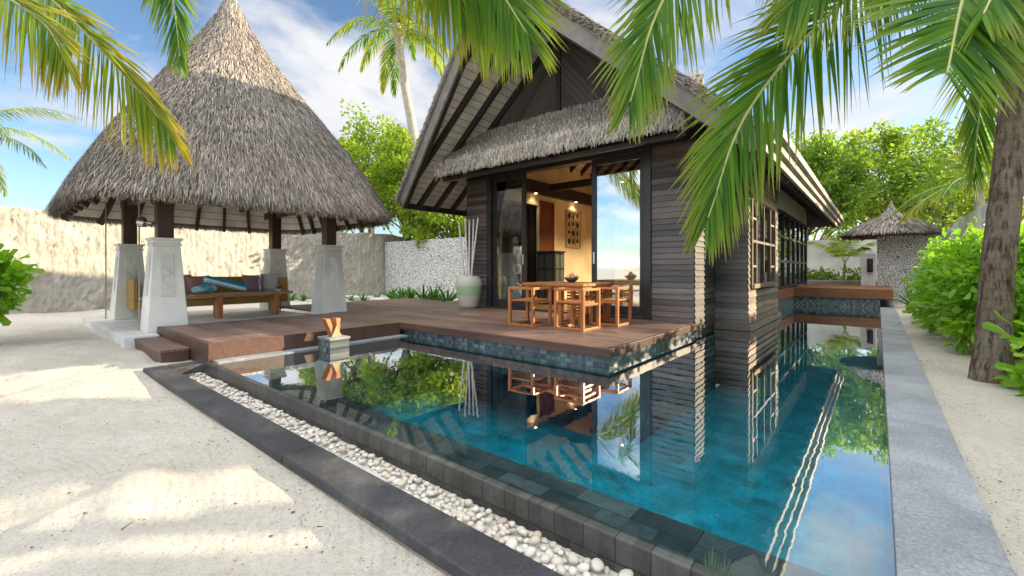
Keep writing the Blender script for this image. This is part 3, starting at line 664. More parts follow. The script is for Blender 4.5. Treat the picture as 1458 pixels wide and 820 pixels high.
# ragged fringe at the eave
P = []; D = []; Nn = []
for _ in range(14000):
    a = random.random()*2*PI; p = roof_pt(a, 0); q = roof_pt(a, 0.04); e = roof_pt(a+.02, 0); d = (p-q).normalized(); s = (e-p).normalized(); nn = s.cross(-d).normalized()
    inn = random.uniform(0, 0.16); c = Vector((GX, GY, p.z))
    P.append(p + (c-p).normalized()*inn + Vector((0, 0, -0.02 + random.uniform(-.03, .04)))); D.append((d*0.7 + Vector((0, 0, -0.75))).normalized()); Nn.append(nn)
strands(np.array(P), np.array(D), np.array(Nn), 0.17, 0.012, 0.02, 0.2, 'eave_fringe', M['thatch'], roof)
m = MB(); m.lathe([(0.15, 6.42), (0.11, 6.5), (0.075, 6.6), (0.05, 6.72), (0.03, 6.8)], GX, GY, 14); fin = m.build('finial', M['thatch_base'], roof, smooth=True)
P = []; D = []; Nn = []
for _ in range(700):
    a = random.random()*2*PI; z = random.uniform(6.33, 6.8); r = 0.155*(6.86-z)/0.5
    P.append((GX+r*math.cos(a), GY+r*math.sin(a), z)); D.append((0.25*math.cos(a), 0.25*math.sin(a), -1)); Nn.append((math.cos(a), math.sin(a), .2))
strands(np.array(P), np.array(D), np.array(Nn, dtype=float), 0.16, 0.012, 0.012, 0.1, 'finial_straw', M['thatch'], roof)
# underside boarding: four sloping planes
a0, a1, z0, z1 = 2.2, 0.1, 2.27, 5.9
m = MB(); nb = 22
def ceil_pt(ang, t): p = roof_pt(ang, t); c = Vector((GX, GY, p.z)); q = c + (p-c)*.925; return (q.x, q.y, p.z - .06)
for i in range(nb):
    ta, tb = .012 + .78*i/nb, .012 + .78*(i+.93)/nb
    for k in range(72): m.quad(ceil_pt(2*PI*k/72, ta), ceil_pt(2*PI*(k+1)/72, ta), ceil_pt(2*PI*(k+1)/72, tb), ceil_pt(2*PI*k/72, tb))
m.build('ceiling_boards', M['soffit'], gz)
for k in range(4):
    R = Matrix.Rotation(k*PI/2, 3, 'Z'); C0 = Vector((GX, GY, 0))
    for j in range(-3, 4):
        y = j*0.55; ang = math.atan2(y, 2.2) + k*PI/2
        pts = [Vector(ceil_pt(ang, t_)) + Vector((0, 0, -.075)) for t_ in (.0, .12, .25, .4, .55)]
        m = MB()
        for a_, b_ in zip(pts, pts[1:]): m.bar(a_, b_, .06, .1)
        m.build('rafter', M['brown_timber'], gz)
for (x, y) in ((-11.15, 2.2), (-8.98, 1.56), (-11.52, 1.5)):
    MB().tube([(x, y, 2.5), (x+.01, y, 1.2), (x, y, FZ)], 0.011, 6).build('cord', M['rope'], gz)
m = MB(); m.tube([(-8.87, 1.70, 1.93), (-8.98, 1.62, 1.95)], 0.022, 8); m.lathe([(0.05, 1.87), (0.075, 1.93), (0.07, 1.98), (0.03, 2.03)], -9.0, 1.6, 14); m.build('spotlight', M['metal'], gz, smooth=True)

# ------------------------------------------------------------------ daybed and low table
t = thing('daybed', 'olive brown wooden daybed with pale seat pad at the back of the pavilion', 'daybed', (-10.9, 3.1, FZ))
xb, xf, y0, y1 = -11.22, -10.52, 1.75, 4.5
MB().box(xb, xf, y0, y1, FZ+.22, FZ+.36).build('seat_base', M['daybed'], t, bevel=0.006)
MB().box(xb+.1, xf-.01, y0+.06, y1-.1, FZ+.362, FZ+.45).build('seat_pad', M['seatc'], t, bevel=0.03, seg=3)
MB().box(xb-.05, xb+.03, y0, y1, FZ+.362, FZ+.80).build('backrest', M['daybed'], t, bevel=0.006)
MB().box(xb+.032, xf-.02, y1-.085, y1, FZ+.362, FZ+.78).build('armrest', M['daybed'], t, bevel=0.006)
MB().box(xb+.032, xf-.02, y0, y0+.055, FZ+.362, FZ+.78).build('armrest', M['daybed'], t, bevel=0.006)
for (x, y) in ((xf-.06, 2.0), (xf-.06, 3.05), (xf-.06, 4.35), (xb+.08, 2.0), (xb+.08, 3.2), (xb+.08, 4.35)):
    MB().tube([(x, y, FZ), (x, y, FZ+.22)], 0.014, 8).build('leg', M['dark_frame'], t)
def cushion(name, label, c, w, h, d, rz, tilt, mat, group='cushions on the daybed'):
    nu = 14; V = []; Fq = []
    for s in (1, -1):
        for i in range(nu+1):
            for j in range(nu+1):
                u = 2*i/nu-1; v = 2*j/nu-1
                e = (max(0, 1-abs(u)**2.6)*max(0, 1-abs(v)**2.6))**0.55
                pin = 1 - 0.07*(1-v*v)*abs(u)**3; pin2 = 1 - 0.07*(1-u*u)*abs(v)**3
                V.append((u*w/2*pin, s*d/2*e, v*h/2*pin2))
    q = (nu+1)**2
    for s in (0, 1):
        for i in range(nu):
            for j in range(nu):
                a = s*q + i*(nu+1)+j; f = (a, a+nu+1, a+nu+2, a+1); Fq.append(f if s == 1 else f[::-1])
    o = np_mesh(name, V, Fq, mat, smooth=True)
    o.location = c; o.rotation_euler = (tilt, 0, rz); tag(o, label, 'cushion', group); return o
cz = FZ+.45
cushion('cushion', 'taupe cushion half hidden behind the front white pillar on the daybed', (-11.0, 2.55, cz+.2), .44, .44, .16, PI/2, -.28, M['taupe'])
cushion('cushion', 'rosy brown cushion left of the blue towels on the daybed', (-10.96, 2.86, cz+.19), .42, .40, .15, PI/2+.25, -.3, M['rosy'])
cushion('cushion', 'dark mauve cushion behind the glass bottle on the daybed', (-10.95, 3.92, cz+.19), .43, .42, .15, PI/2-.15, -.28, M['mauve'])
cushion('cushion', 'light grey cushion leaning beside the wooden arm of the daybed', (-10.96, 4.27, cz+.21), .42, .44, .15, PI/2-.5, -.3, M['greyc'])
t = thing('coffee_table', 'long low teak table with two slab legs before the daybed', 'table', (-10.0, 3.4, FZ))
MB().box(-10.2, -9.8, 2.5, 4.3, FZ+.44, FZ+.49).build('tabletop', M['teak_y'], t, bevel=0.008)
for y in (2.95, 4.0): MB().box(-10.12, -9.88, y-.045, y+.045, FZ, FZ+.44).build('leg', M['teak_z'], t, bevel=0.006)
TZ = FZ+.49
# rolled striped towel
def rolled(name, p, q, r, mat):
    p = Vector(p); q = Vector(q); t = (q-p).normalized(); a = t.cross(Vector((0, 0, 1))).normalized(); b = a.cross(t); V = []; U = []; Fq = []; n = 18; k = 20
    for i in range(n+1):
        f = i/n; rr = r*(1 if 0 < i < n else .82)
        for j in range(k):
            w = 2*PI*j/k; s = 1+.04*math.sin(3*w+f*4)
            V.append(p+(q-p)*f+(a*math.cos(w)*1.0+b*math.sin(w)*.85)*rr*s); U.append(((j/k + .1) % 1.0, f))
    for i in range(n):
        for j in range(k): Fq.append((i*k+j, i*k+(j+1) % k, (i+1)*k+(j+1) % k, (i+1)*k+j))
    for e in (0, n):
        c = len(V); V.append(p if e == 0 else q); U.append((.2, .5))
        for j in range(k): f = (c, e*k+(j+1) % k, e*k+j, c); Fq.append(f if e == 0 else (c, e*k+j, e*k+(j+1) % k, c))
    me = bpy.data.meshes.new(name); me.from_pydata([tuple(v) for v in V], [], [tuple(dict.fromkeys(f)) for f in Fq]); me.polygons.foreach_set('use_smooth', [True]*len(me.polygons))
    l = me.uv_layers.new(name='UVMap'); 
    for lp in me.loops: l.data[lp.index].uv = U[lp.vertex_index]
    return link_mesh(name, me, mat, None, p)
o = rolled('rolled_towel', (-10.02, 2.72, TZ+.30), (-9.96, 3.42, TZ+.085), .085, M['towel']); tag(o, 'long rolled towel with blue and white stripes propped on the crumpled towel', 'towel', 'towels on the low table')
m = MB(); random.seed(5)
for i in range(7): m.blob((-10.0 + random.uniform(-.07, .07), 2.73 + random.uniform(-.14, .14), TZ + .07 + random.uniform(-.015, .06)), (.09, .11, .07), 14, 9, .06)
o = m.build('crumpled_towel', M['towel2'], None, (-10, 2.73, TZ), smooth=True); tag(o, 'crumpled blue and white towel heaped on the left of the low table', 'towel', 'towels on the low table')
rm = o.modifiers.new('r', 'REMESH'); rm.mode = 'VOXEL'; rm.voxel_size = 0.018; rm.use_smooth_shade = True
t = thing('glass_bottle', 'clear glass water bottle standing on the low teak table', 'bottle', (-9.98, 3.7, TZ))
MB().lathe([(.035, TZ+.001), (.04, TZ+.02), (.04, TZ+.17), (.02, TZ+.24), (.016, TZ+.31), (.018, TZ+.32)], -9.98, 3.7, 16).build('body', M['clear_glass'], t, smooth=True)
MB().lathe([(.018, TZ+.321), (.018, TZ+.35)], -9.98, 3.7, 12).build('stopper', M['metal'], t)
def blades(n, c, ln, w, tilt, seed, droop=.5, segs=4, fold=.25):
    """rosette of strap leaves -> V, F arrays"""
    r = random.Random(seed); V = []; Fq = []
    for i in range(n):
        a = 2*PI*i/n*2.4 + r.uniform(-.4, .4); el = r.uniform(*tilt); L_ = ln*r.uniform(.7, 1.15); wd = w*r.uniform(.8, 1.2)
        d = Vector((math.cos(a)*math.cos(el), math.sin(a)*math.cos(el), math.sin(el))); p = Vector(c) + Vector((math.cos(a), math.sin(a), 0))*.02
        s = d.cross(Vector((0, 0, 1))).normalized(); b = len(V)
        for k in range(segs+1):
            f = k/segs; ww = wd*(math.sin(PI*min(1, .18+f*.82))**.7 if f < 1 else .02)
            nn = s.cross(d).normalized(); V += [p - s*ww/2 + nn*ww*fold, p, p + s*ww/2 + nn*ww*fold]
            p = p + d*(L_/segs); d = (d + Vector((0, 0, -droop/segs))).normalized()
        for k in range(segs):
            q = b+k*3; Fq += [(q, q+1, q+4, q+3), (q+1, q+2, q+5, q+4)]
    return V, Fq
V, Fq = blades(14, (-9.98, 4.08, TZ+.045), .11, .03, (.4, 1.2), 3, .2)
t = thing('potted_succulent', 'tiny green succulent in a small pot on the low table', 'plant', (-9.98, 4.08, TZ))
np_mesh('leaves', V, Fq, M['leaf_lily'], t); MB().lathe([(.04, TZ+.001), (.055, TZ+.05)], -9.98, 4.08, 14).build('pot', M['plaster'], t)

# ------------------------------------------------------------------ villa
RX, HX0, HX1, FY = -4.95, -7.56, -2.30, 7.40
EX0, EX1, EZ, RZ_ = -8.75, -1.15, 2.80, 6.04
EYF, RYF, YB = 6.40, 5.41, 20.6
SL = (RZ_-EZ)/(RX-EX0)
def under(x): return EZ + SL*min(x-EX0, EX1-x)
vl = thing('villa', 'dark timber villa with thatched gable roof and wide sliding glass doors', 'house', (RX, 12, 0.3))
def siding(name, p, q, z0, z1, nrm, mat, parent, h=0.098):
    """lap boards from p to q (2D), facing nrm"""
    m = MB(); p = Vector((p[0], p[1], 0)); q = Vector((q[0], q[1], 0)); n = Vector((nrm[0], nrm[1], 0)); z = z0
    while z < z1 - .005:
        ze = min(z+h, z1); r = random.uniform(-.002, .002)
        a, b = n*(.024+r), n*.006
        m.add([p+a+Vector((0,0,z)), q+a+Vector((0,0,z)), q+b+Vector((0,0,ze)), p+b+Vector((0,0,ze)), p-n*.02+Vector((0,0,z)), q-n*.02+Vector((0,0,z)), q-n*.02+Vector((0,0,ze)), p-n*.02+Vector((0,0,ze))],
              [(0,1,2,3),(5,4,7,6),(0,4,5,1),(1,5,6,2),(3,2,6,7),(0,3,7,4)]); z = ze
    return m.build(name, mat, parent)
DX0, DX1, DT = -6.82, -3.08, 3.27
siding('front_siding', (HX0, FY), (DX0-.07, FY), .33, 3.3, (0, -1), M['siding'], vl)
siding('front_siding', (DX1+.07, FY), (HX1, FY), .2, 3.3, (0, -1), M['siding'], vl)
siding('return_siding', (HX1, FY), (HX1, 8.55), .2, 3.8, (1, 0), M['siding_y'], vl)
siding('bay_front_siding', (HX1, 8.55), (-1.75, 8.55), .12, 3.3, (0, -1), M['siding'], vl)
# wall cores (closed)
m = MB(); m.box(HX0, DX0-.07, FY+.021, FY+.18, .1, 3.3).box(DX1+.07, HX1-.021, FY+.021, FY+.18, -.9, 3.3).box(HX1-.18, HX1-.021, FY+.18, 8.55, -.9, 3.75)
m.box(HX1-.15, -1.77, 8.571, 8.7, -.9, 3.25); m.box(HX0, HX0+.15, FY+.18, 8.1, .1, 3.6).box(HX0, HX0+.15, 9.6, YB-1, .1, 3.6).box(HX0, HX0+.15, 8.1, 9.6, 2.9, 3.6).box(HX0, HX0+.15, 8.1, 9.6, .1, .45)
m.box(HX0+.15, HX1, YB-1.1, YB-1, .1, 3.8)
m.build('wall', M['siding_y'], vl)
m = MB(); m.box(HX0, HX1-.0, FY-.03, FY+.18, 3.302, 3.52); m.build('lintel', M['dark_timber'], vl, bevel=0.006)
m = MB(); zt = 3.524
pts = [(HX0, FY+.02, zt), (HX1, FY+.02, zt), (HX1, FY+.02, under(HX1)-.06), (RX, FY+.02, RZ_-.06), (HX0, FY+.02, under(HX0)-.06)]
gb = MB(); gb.prism(pts, (0, .12, 0)); g = gb.build('gable_boarding', M['diag'], vl)
MB().box(RX-.05, RX+.05, FY-.012, FY+.018, zt, RZ_-.15).build('king_post', M['dark_timber'], vl)
# roof: boarded soffit, rafters, barge boards, thatch
def rp(x, y, off=0):
    """point on the roof underside, moved up by off along the slope normal"""
    c = 1/math.hypot(1, SL); sx = -1 if x < RX else 1
    return Vector((x + sx*SL*c*off*(0 if abs(x-RX) < 1e-6 else 1), y, under(x) + off*c*(1 if abs(x-RX) > 1e-6 else 1/(c*c))))
RYB = 14.5
def yb(x): return RYB + (YB-RYB)*abs(x-RX)/(RX-EX0)
def fy(x): return RYF + (EYF-RYF)*abs(x-RX)/(RX-EX0)
for ex in (EX0, EX1):
    m = MB(); nb = 30
    for i in range(nb):
        xa = ex + (RX-ex)*i/nb; xb_ = ex + (RX-ex)*(i+.93)/nb
        m.quad(rp(xa, fy(xa)), rp(xb_, fy(xb_)), rp(xb_, yb(xb_)), rp(xa, yb(xa)))
    m.build('soffit', M['soffit'], vl)
    m = MB(); e0 = ex
    a = [rp(ex, EYF, .03), rp(RX, RYF, .03), rp(RX, RYB, .03), rp(ex, YB, .03)]
    b_ = [rp(ex, EYF, .17), rp(RX, RYF, .19), rp(RX, RYB, .19), rp(ex, YB, .17)]
    m.add(a+b_, [(0,1,2,3),(7,6,5,4),(0,4,5,1),(1,5,6,2),(2,6,7,3),(3,7,4,0)])
    r = m.build('roof', M['thatch_base'], vl)
    # straw on the slope and along the rake
    P = []; D = []; Nn = []; sg = -1 if ex < RX else 1; cc = 1/math.hypot(1, SL)
    nn = Vector((sg*SL*cc, 0, cc)); dd = Vector((sg*cc, 0, -SL*cc))
    for _ in range(30000):
        x = ex + (RX-ex)*random.random(); y = fy(x) + (yb(x)-fy(x))*random.random()**1.6
        P.append(rp(x, y, .18+random.uniform(0, .03))); D.append(dd); Nn.append(nn)
    for _ in range(9000):
        x = ex + (RX-ex)*random.random(); o_ = random.uniform(.1, .19)
        P.append(rp(x, fy(x)-.01, o_)); D.append(dd + Vector((0, -.25, 0))); Nn.append(Vector((0, -1, 0)))
    strands(np.array(P), np.array(D), np.array(Nn), .24, .013, .03, .15, 'thatch_layer', M['thatch'], r)
    m = MB(); m.bar(rp(ex, EYF-.03, -.02) , rp(RX, RYF-.03, -.02), .05, .24, nn); m.build('barge_board', M['barge'], vl)
    m = MB(); m.bar(rp(ex, EYF+.05, -.1), rp(RX, RYF+.05, -.1), .06, .12, nn); m.build('barge_rafter', M['dark_timber'], vl)
    y = 5.75
    while y < (YB if ex > RX else 14):
        f = (RX-ex); xs_ = ex if y > EYF+.1 else RX - f*(y-RYF-.05)/(EYF-RYF)
        if abs(xs_-RX) > .3 and (y < FY-.02 or True):
            xe = RX if y < FY else (HX0 if ex < RX else HX1)
            if y > YB-.1: break
            m = MB(); m.bar(rp(xs_, y, -.065), rp(xe, y, -.065), .075, .125, nn); m.build('rafter', M['dark_timber'], vl)
        y += .55
m = MB(); m.add([rp(EX0, YB, .1), rp(EX1, YB, .1), Vector((RX, RYB, RZ_+.12)), rp(EX0, YB, .02), rp(EX1, YB, .02), Vector((RX, RYB+.1, RZ_-.02))], [(0, 1, 2), (5, 4, 3), (0, 3, 4, 1)]); m.build('hip_roof', M['thatch_base'], vl)
m = MB(); m.bar(rp(EX0, EYF, -.06)+Vector((.02, 0, -.04)), rp(EX0, YB, -.06)+Vector((.02, 0, -.04)), .06, .14); m.bar((HX0-.1, EYF+.3, 2.72+.9), (HX0-.1, YB, 2.72+.9), .1, .12); m.build('eave_beam', M['dark_timber'], vl)
m = MB(); m.bar(rp(EX0, EYF, .10)+Vector((-.03, 0, 0)), rp(EX0, YB, .10)+Vector((-.03, 0, 0)), .05, .30); m.build('eave_fascia', M['barge'], vl)
m = MB()
for i, (dx, dz, h) in enumerate(((0.02, -.02, .13), (.055, .10, .12), (.09, .215, .12))):
    m.bar((EX1+dx, EYF-.02, EZ+dz), (EX1+dx, YB, EZ+dz), .05+.07*i, h)
m.build('eave_fascia', M['eave'], vl, bevel=0.006)
# apron of thatch over the doors
aw = MB()
AX0, AX1 = -7.55, -2.15
sec = [(FY-.04, 4.33), (6.72, 3.72), (6.44, 3.5), (6.42, 3.36), (6.5, 3.28), (6.62, 3.30), (FY-.04, 3.85)]
aw.prism([(AX0, y, z) for y, z in sec], (AX1-AX0, 0, 0)); ap = aw.build('awning_roof', M['thatch_base'], vl)
P = []; D = []; Nn = []
for _ in range(30000):
    x = random.uniform(AX0-.02, AX1+.02); k = random.random()
    if k < .62: f = random.random(); y = FY-.04 + (6.72-FY+.04)*f; z = 4.33 + (3.72-4.33)*f; d = Vector((0, -.72, -.69)); n_ = Vector((0, -.69, .72))
    elif k < .85: f = random.random(); y = 6.72-.28*f; z = 3.72-.24*f; d = Vector((0, -.72, -.75)); n_ = Vector((0, -.75, .66))
    else: y = 6.43+random.uniform(-.02, .03); z = random.uniform(3.28, 3.5); d = Vector((0, -.1, -1)); n_ = Vector((0, -1, .15))
    P.append((x, y + n_.y*.02*random.random(), z + n_.z*.02*random.random())); D.append(d); Nn.append(n_)
for _ in range(1400):
    s = random.choice((AX0, AX1)); f = random.random(); y = FY-.1 + (6.45-FY+.1)*f; z = 4.2-(.85*f)-random.random()*.16
    P.append((s, y, z)); D.append((random.uniform(-.1, .1), -.7, -.7)); Nn.append((-1 if s == AX0 else 1, 0, .1))
strands(np.array(P), np.array(D, dtype=float), np.array(Nn, dtype=float), .15, .014, .022, .3, 'thatch_layer', M['awn_thatch'], ap)
m = MB()
for x in (AX0+.08, AX1-.08): MB().bar((x, 6.58, 3.22), (x, FY, 3.72), .1, .13).build('awning_bracket', M['brown_timber'], vl)
for x in np.linspace(AX0+.8, AX1-.8, 6): MB().bar((x, 6.62, 3.24), (x, FY, 3.74), .06, .1).build('awning_bracket', M['brown_timber'], vl)
MB().box(AX0+.1, AX1-.1, 6.6, 6.68, 3.16, 3.24).build('awning_purlin', M['dark_timber'], vl)
# door frame and sliding leaves
m = MB(); m.box(DX0-.07, DX0+.06, FY-.05, FY+.16, DZ, DT).box(DX1-.06, DX1+.07, FY-.05, FY+.16, DZ, DT).box(DX0-.07, DX1+.07, FY-.052, FY+.16, DT, DT+.1).box(DX0+.06, DX1-.06, FY-.04, FY+.16, DZ-.01, DZ+.03)
m.build('door_frame', M['dark_frame'], vl, bevel=0.005)
def leaf(x0, x1, y, handle_side, gm='door_glass'):
    m = MB(); w = .1; z0, z1 = DZ+.035, DT-.005
    m.box(x0, x0+w, y, y+.05, z0, z1).box(x1-w, x1, y, y+.05, z0, z1).box(x0+w, x1-w, y+.001, y+.049, z1-.1, z1).box(x0+w, x1-w, y+.001, y+.049, z0, z0+.17)
    d = m.build('sliding_door', M['dark_frame'], vl, bevel=0.004)
    MB().box(x0+w, x1-w, y+.02, y+.028, z0+.17, z1-.1).build('glass', M[gm], d)
    hx = x1-.055 if handle_side > 0 else x0+.055
    MB().box(hx-.018, hx+.018, y-.016, y-.002, DZ+.98, DZ+1.2).build('handle', M['metal'], d, bevel=0.004); return d
leaf(DX0+.062, DX0+1.0, FY+.03, 1, 'leaf_glass'); leaf(DX1-1.13, DX1-.062, FY+.03, -1)

# interior
m = MB(); m.box(HX0+.15, HX1-.2, FY+.0, 15, .2, DZ-.012); m.build('interior_floor', M['int_floor'], vl)
m = MB(); IX = -7.05
m.box(IX-.08, IX, FY+.18, 8.05, DZ, 4.2).box(IX-.08, IX, 8.05, 9.6, 2.92, 4.2).box(IX-.08, IX, 8.05, 9.6, DZ-.01, .44).box(IX-.08, IX, 9.6, 15, DZ, 4.2)
m.box(IX, HX1-.2, 14.9, 15, DZ, 5.2)
m.build('interior_wall', M['cream_wall'], vl)
m = MB(); m.box(IX+.002, IX+.16, FY+.2, 14.9, 3.2, 3.52); m.build('interior_beam', M['dark_timber'], vl)
for yb in (9.9, 12.6): MB().box(IX+.16, HX1-.2, yb, yb+.16, 3.34, 3.52).build('interior_beam', M['dark_timber'], vl)
m = MB(); m.box(IX-.005, IX+.03, 9.62, 9.68, DZ, 3.06).box(IX-.005, IX+.03, 10.24, 10.3, DZ, 3.06).box(IX-.005, IX+.03, 9.68, 10.24, 3.0, 3.06).build('interior_door_frame', M['red_wood'], vl)
MB().box(IX+.002, IX+.02, 9.68, 10.24, DZ, 3.0).build('interior_door', M['red_wood'], vl, bevel=.004)
MB().box(IX+.003, IX+.03, 12.75, 14.0, DZ, 2.75).build('dark_doorway_sheet', M['black'], vl)  # black sheet on the wall stands in for the unlit opening
for y in np.arange(8.2, 15, .6): MB().bar(rp(HX0, y, -.07), rp(RX, y, -.07), .07, .12).build('interior_rafter', M['dark_timber'], vl)
for y in np.arange(8.2, 15, .6): MB().bar(rp(HX1, y, -.07), rp(RX, y, -.07), .07, .12).build('interior_rafter', M['dark_timber'], vl)
# window in the far side wall seen through the open doors
w = MB().box(HX0-.02, HX0+.17, 8.1, 8.16, .45, 2.9).box(HX0-.02, HX0+.17, 9.54, 9.6, .45, 2.9).box(HX0-.019, HX0+.169, 8.16, 9.54, 2.83, 2.9).box(HX0-.019, HX0+.169, 8.16, 9.54, .45, .52)
for y in (8.6, 9.1): w.box(HX0+.05, HX0+.09, y-.02, y+.02, .52, 2.83)
for z in (1.0, 1.5, 2.35): w.box(HX0+.052, HX0+.088, 8.16, 9.54, z-.02, z+.02)
wo = w.build('window', M['dark_frame'], vl); MB().box(HX0+.066, HX0+.072, 8.16, 9.54, .52, 2.83).build('glass', M['clear_glass'], wo)
# bay with grid window
BX = -1.75
bs = siding('bay_siding', (BX, 8.55), (BX, 11.5), .12, .82, (1, 0), M['bay_siding'], vl, .115)
siding('bay_siding', (BX, 11.05), (BX, 11.5), .82, 3.3, (1, 0), M['bay_siding'], vl, .115); siding('bay_siding', (BX, 8.55), (BX, 8.66), .82, 2.56, (1, 0), M['bay_siding'], vl, .115); siding('bay_siding', (BX, 8.55), (BX, 11.05), 2.56, 3.3, (1, 0), M['bay_siding'], vl, .115)
m = MB(); m.box(BX-.1, BX-.021, 8.7, 11.5, -.9, .82).box(BX-.1, BX-.021, 11.05, 11.5, .82, 3.25).box(BX-.1, BX-.021, 8.7, 11.05, 2.56, 3.25).box(-2.1, BX-.021, 11.42, 11.5, -.9, 3.25); m.box(BX-.35, BX-.1, 8.6, 11.5, 3.15, 3.25); m.build('bay_wall', M['siding_y'], vl)
MB().box(HX1+.0, BX+.05, 8.50, 8.53, .115, .24).box(BX+.028, BX+.075, 8.50, 11.53, .115, .22).build('bay_plinth', M['bay_siding'], vl, bevel=0.006)
wm = MB(); wy0, wy1, wz0, wz1 = 8.68, 11.04, .85, 2.54
wm.box(BX-.06, BX+.05, wy0, wy0+.07, wz0, wz1).box(BX-.06, BX+.05, wy1-.07, wy1, wz0, wz1).box(BX-.059, BX+.049, wy0+.07, wy1-.07, wz1-.08, wz1).box(BX-.059, BX+.07, wy0+.07, wy1-.07, wz0, wz0+.08)
cols = [wy0+.07+.42, wy0+.07+1.11, wy0+.07+1.8]
for y in cols: wm.box(BX-.03, BX+.03, y-.022, y+.022, wz0+.08, wz1-.08)
wm.box(BX-.028, BX+.032, wy0+.07, wy1-.07, 1.68, 1.73)
for z in (1.25, 2.12):
    wm.box(BX-.026, BX+.026, wy0+.07, cols[0], z-.02, z+.02); wm.box(BX-.026, BX+.026, cols[2], wy1-.07, z-.02, z+.02)
wo = wm.build('window', M['bay_siding'], vl, bevel=0.004); MB().box(BX-.012, BX-.006, wy0+.07, wy1-.07, wz0+.08, wz1-.08).build('glass', M['win_glass'], wo)
MB().box(BX-.2, BX-.16, wy0+.1, wy1-.1, wz0, wz1).build('curtain', simple('cream_curtain', (0.66, 0.57, 0.42), (0.78, 0.7, 0.56), 3, .9, .6, .03, (1, 9, .3)), vl)
# glass wall
GXW = -2.1
gm = MB(); ys = np.linspace(11.6, 19.9, 9)
for y in ys: gm.box(GXW-.05, GXW+.04, y-.045, y+.045, .645, 2.85)
for z in (.69, 1.42, 2.12, 2.82): gm.box(GXW-.045, GXW+.035, 11.6, 19.9, z-.035, z+.035)
go = gm.build('window', M['dark_frame'], vl); MB().box(GXW-.008, GXW-.002, 11.6, 19.9, .7, 2.8).build('glass', M['win_glass'], go)
MB().box(GXW-.06, GXW+.03, 11.52, 19.95, 2.86, 3.5).build('upper_panel', M['white_panel'], vl)
MB().box(GXW-.05, GXW+.06, 11.5, 11.6, .3, 3.4).box(GXW-.04, GXW, 19.9, 20.4, .3, 3.5).build('corner_post', M['dark_timber'], vl)
MB().box(GXW-.3, GXW-.26, 11.8, 19.6, .7, 2.8).build('curtain', simple('pale_curtain', (0.62, 0.6, 0.54), (0.76, 0.74, 0.69), 3, .9, .6, .03, (1, 9, .3)), vl)
# downlights: lit lamps along the wall; those on the beams are added fill
for i, (x, y, e) in enumerate(((-6.93, 9.3, 4), (-6.93, 11.3, 5), (-4.8, 9.98, 380), (-4.8, 12.68, 340), (-3.4, 9.98, 240))):
    zl = 3.2 if x < -6 else 3.34
    MB().lathe([(.04, zl-.012), (.04, zl-.001)], x, y, 14).build('downlight_and_fill', M['lamp_on'], vl)
    ld = bpy.data.lights.new('downlight_and_fill_bulb', 'SPOT'); ld.energy = e; ld.color = (1, .76, .45); ld.spot_size = 2.3; ld.spot_blend = .6; ld.shadow_soft_size = .05
    lo = bpy.data.objects.new('downlight_and_fill_bulb', ld); COL.objects.link(lo); lo.location = (x+.02, y, zl-.03); lo.parent = vl; lo.matrix_parent_inverse = Matrix.Translation(-Vector(vl.location))
# wall art
t = thing('wall_art', 'framed panel with rows of dark leaf silhouettes on the cream inside wall', 'artwork', (IX, 11.3, 1.9))
ay0, ay1, az0, az1 = 10.9, 11.72, 1.84, 2.96
MB().box(IX+.004, IX+.02, ay0+.06, ay1-.06, az0+.06, az1-.06).build('backing', M['art_bg'], t)
m = MB(); m.box(IX+.003, IX+.05, ay0, ay0+.06, az0, az1).box(IX+.003, IX+.05, ay1-.06, ay1, az0, az1).box(IX+.004, IX+.049, ay0+.06, ay1-.06, az0, az0+.06).box(IX+.004, IX+.049, ay0+.06, ay1-.06, az1-.06, az1)
for k in (1, 2): m.box(IX+.021, IX+.04, ay0+.06+.233*k-.012, ay0+.06+.233*k+.012, az0+.06, az1-.06)
for k in (1, 2, 3): m.box(IX+.0215, IX+.039, ay0+.06, ay1-.06, az0+.06+.25*k-.012, az0+.06+.25*k+.012)
m.build('frame', M['art_frame'], t)
for i in range(3):
    for j in range(4):
        cy, cz_ = ay0+.06+.233*(i+.5), az0+.06+.25*(j+.5); m = MB(); n = 14; pts = []
        kind = (i*2+j) % 3
        for k in range(n):
            w_ = 2*PI*k/n; r = .09
            if kind == 1: r *= (.72+.28*math.cos(w_))
            if kind == 2: r *= (1-.25*abs(math.sin(w_)))
            pts.append((IX+.0225, cy + .085/.105*r*math.sin(w_), cz_ + r*math.cos(w_)))
        m.prism(pts, (.008, 0, 0)); m.build('silhouette', M['black'], t)
# dark lattice cabinet inside the opening
t = thing('cabinet', 'dark lattice front cabinet standing inside the open doors', 'cabinet', (-6.6, 9.2, DZ))
cx0, cx1, cy0, cy1 = -6.75, -6.2, 9.1, 9.55
MB().box(cx0, cx1, cy0, cy1, DZ, 1.62).build('body', M['dark_frame'], t, bevel=.006); MB().box(cx0-.03, cx1+.03, cy0-.03, cy1+.03, 1.621, 1.66).build('top', M['dark_frame'], t, bevel=.006)
grn = simple('greenish_panel', (0.05, 0.07, 0.07), (0.09, 0.11, 0.1), 10, .4, 0)
for k in range(2):
    m = MB()
    for j in range(3): m.box(cx0+.05+.24*k, cx0+.25+.24*k, cy0-.012, cy0-.002, DZ+.15+.38*j, DZ+.48+.38*j)
    d = m.build('door', grn, t)
m = MB()
for j in range(3):
    for k in range(2): m.box(cx1+.002, cx1+.012, cy0+.04+.21*k, cy0+.2+.21*k, DZ+.15+.38*j, DZ+.48+.38*j)
m.build('side_panel', grn, t)
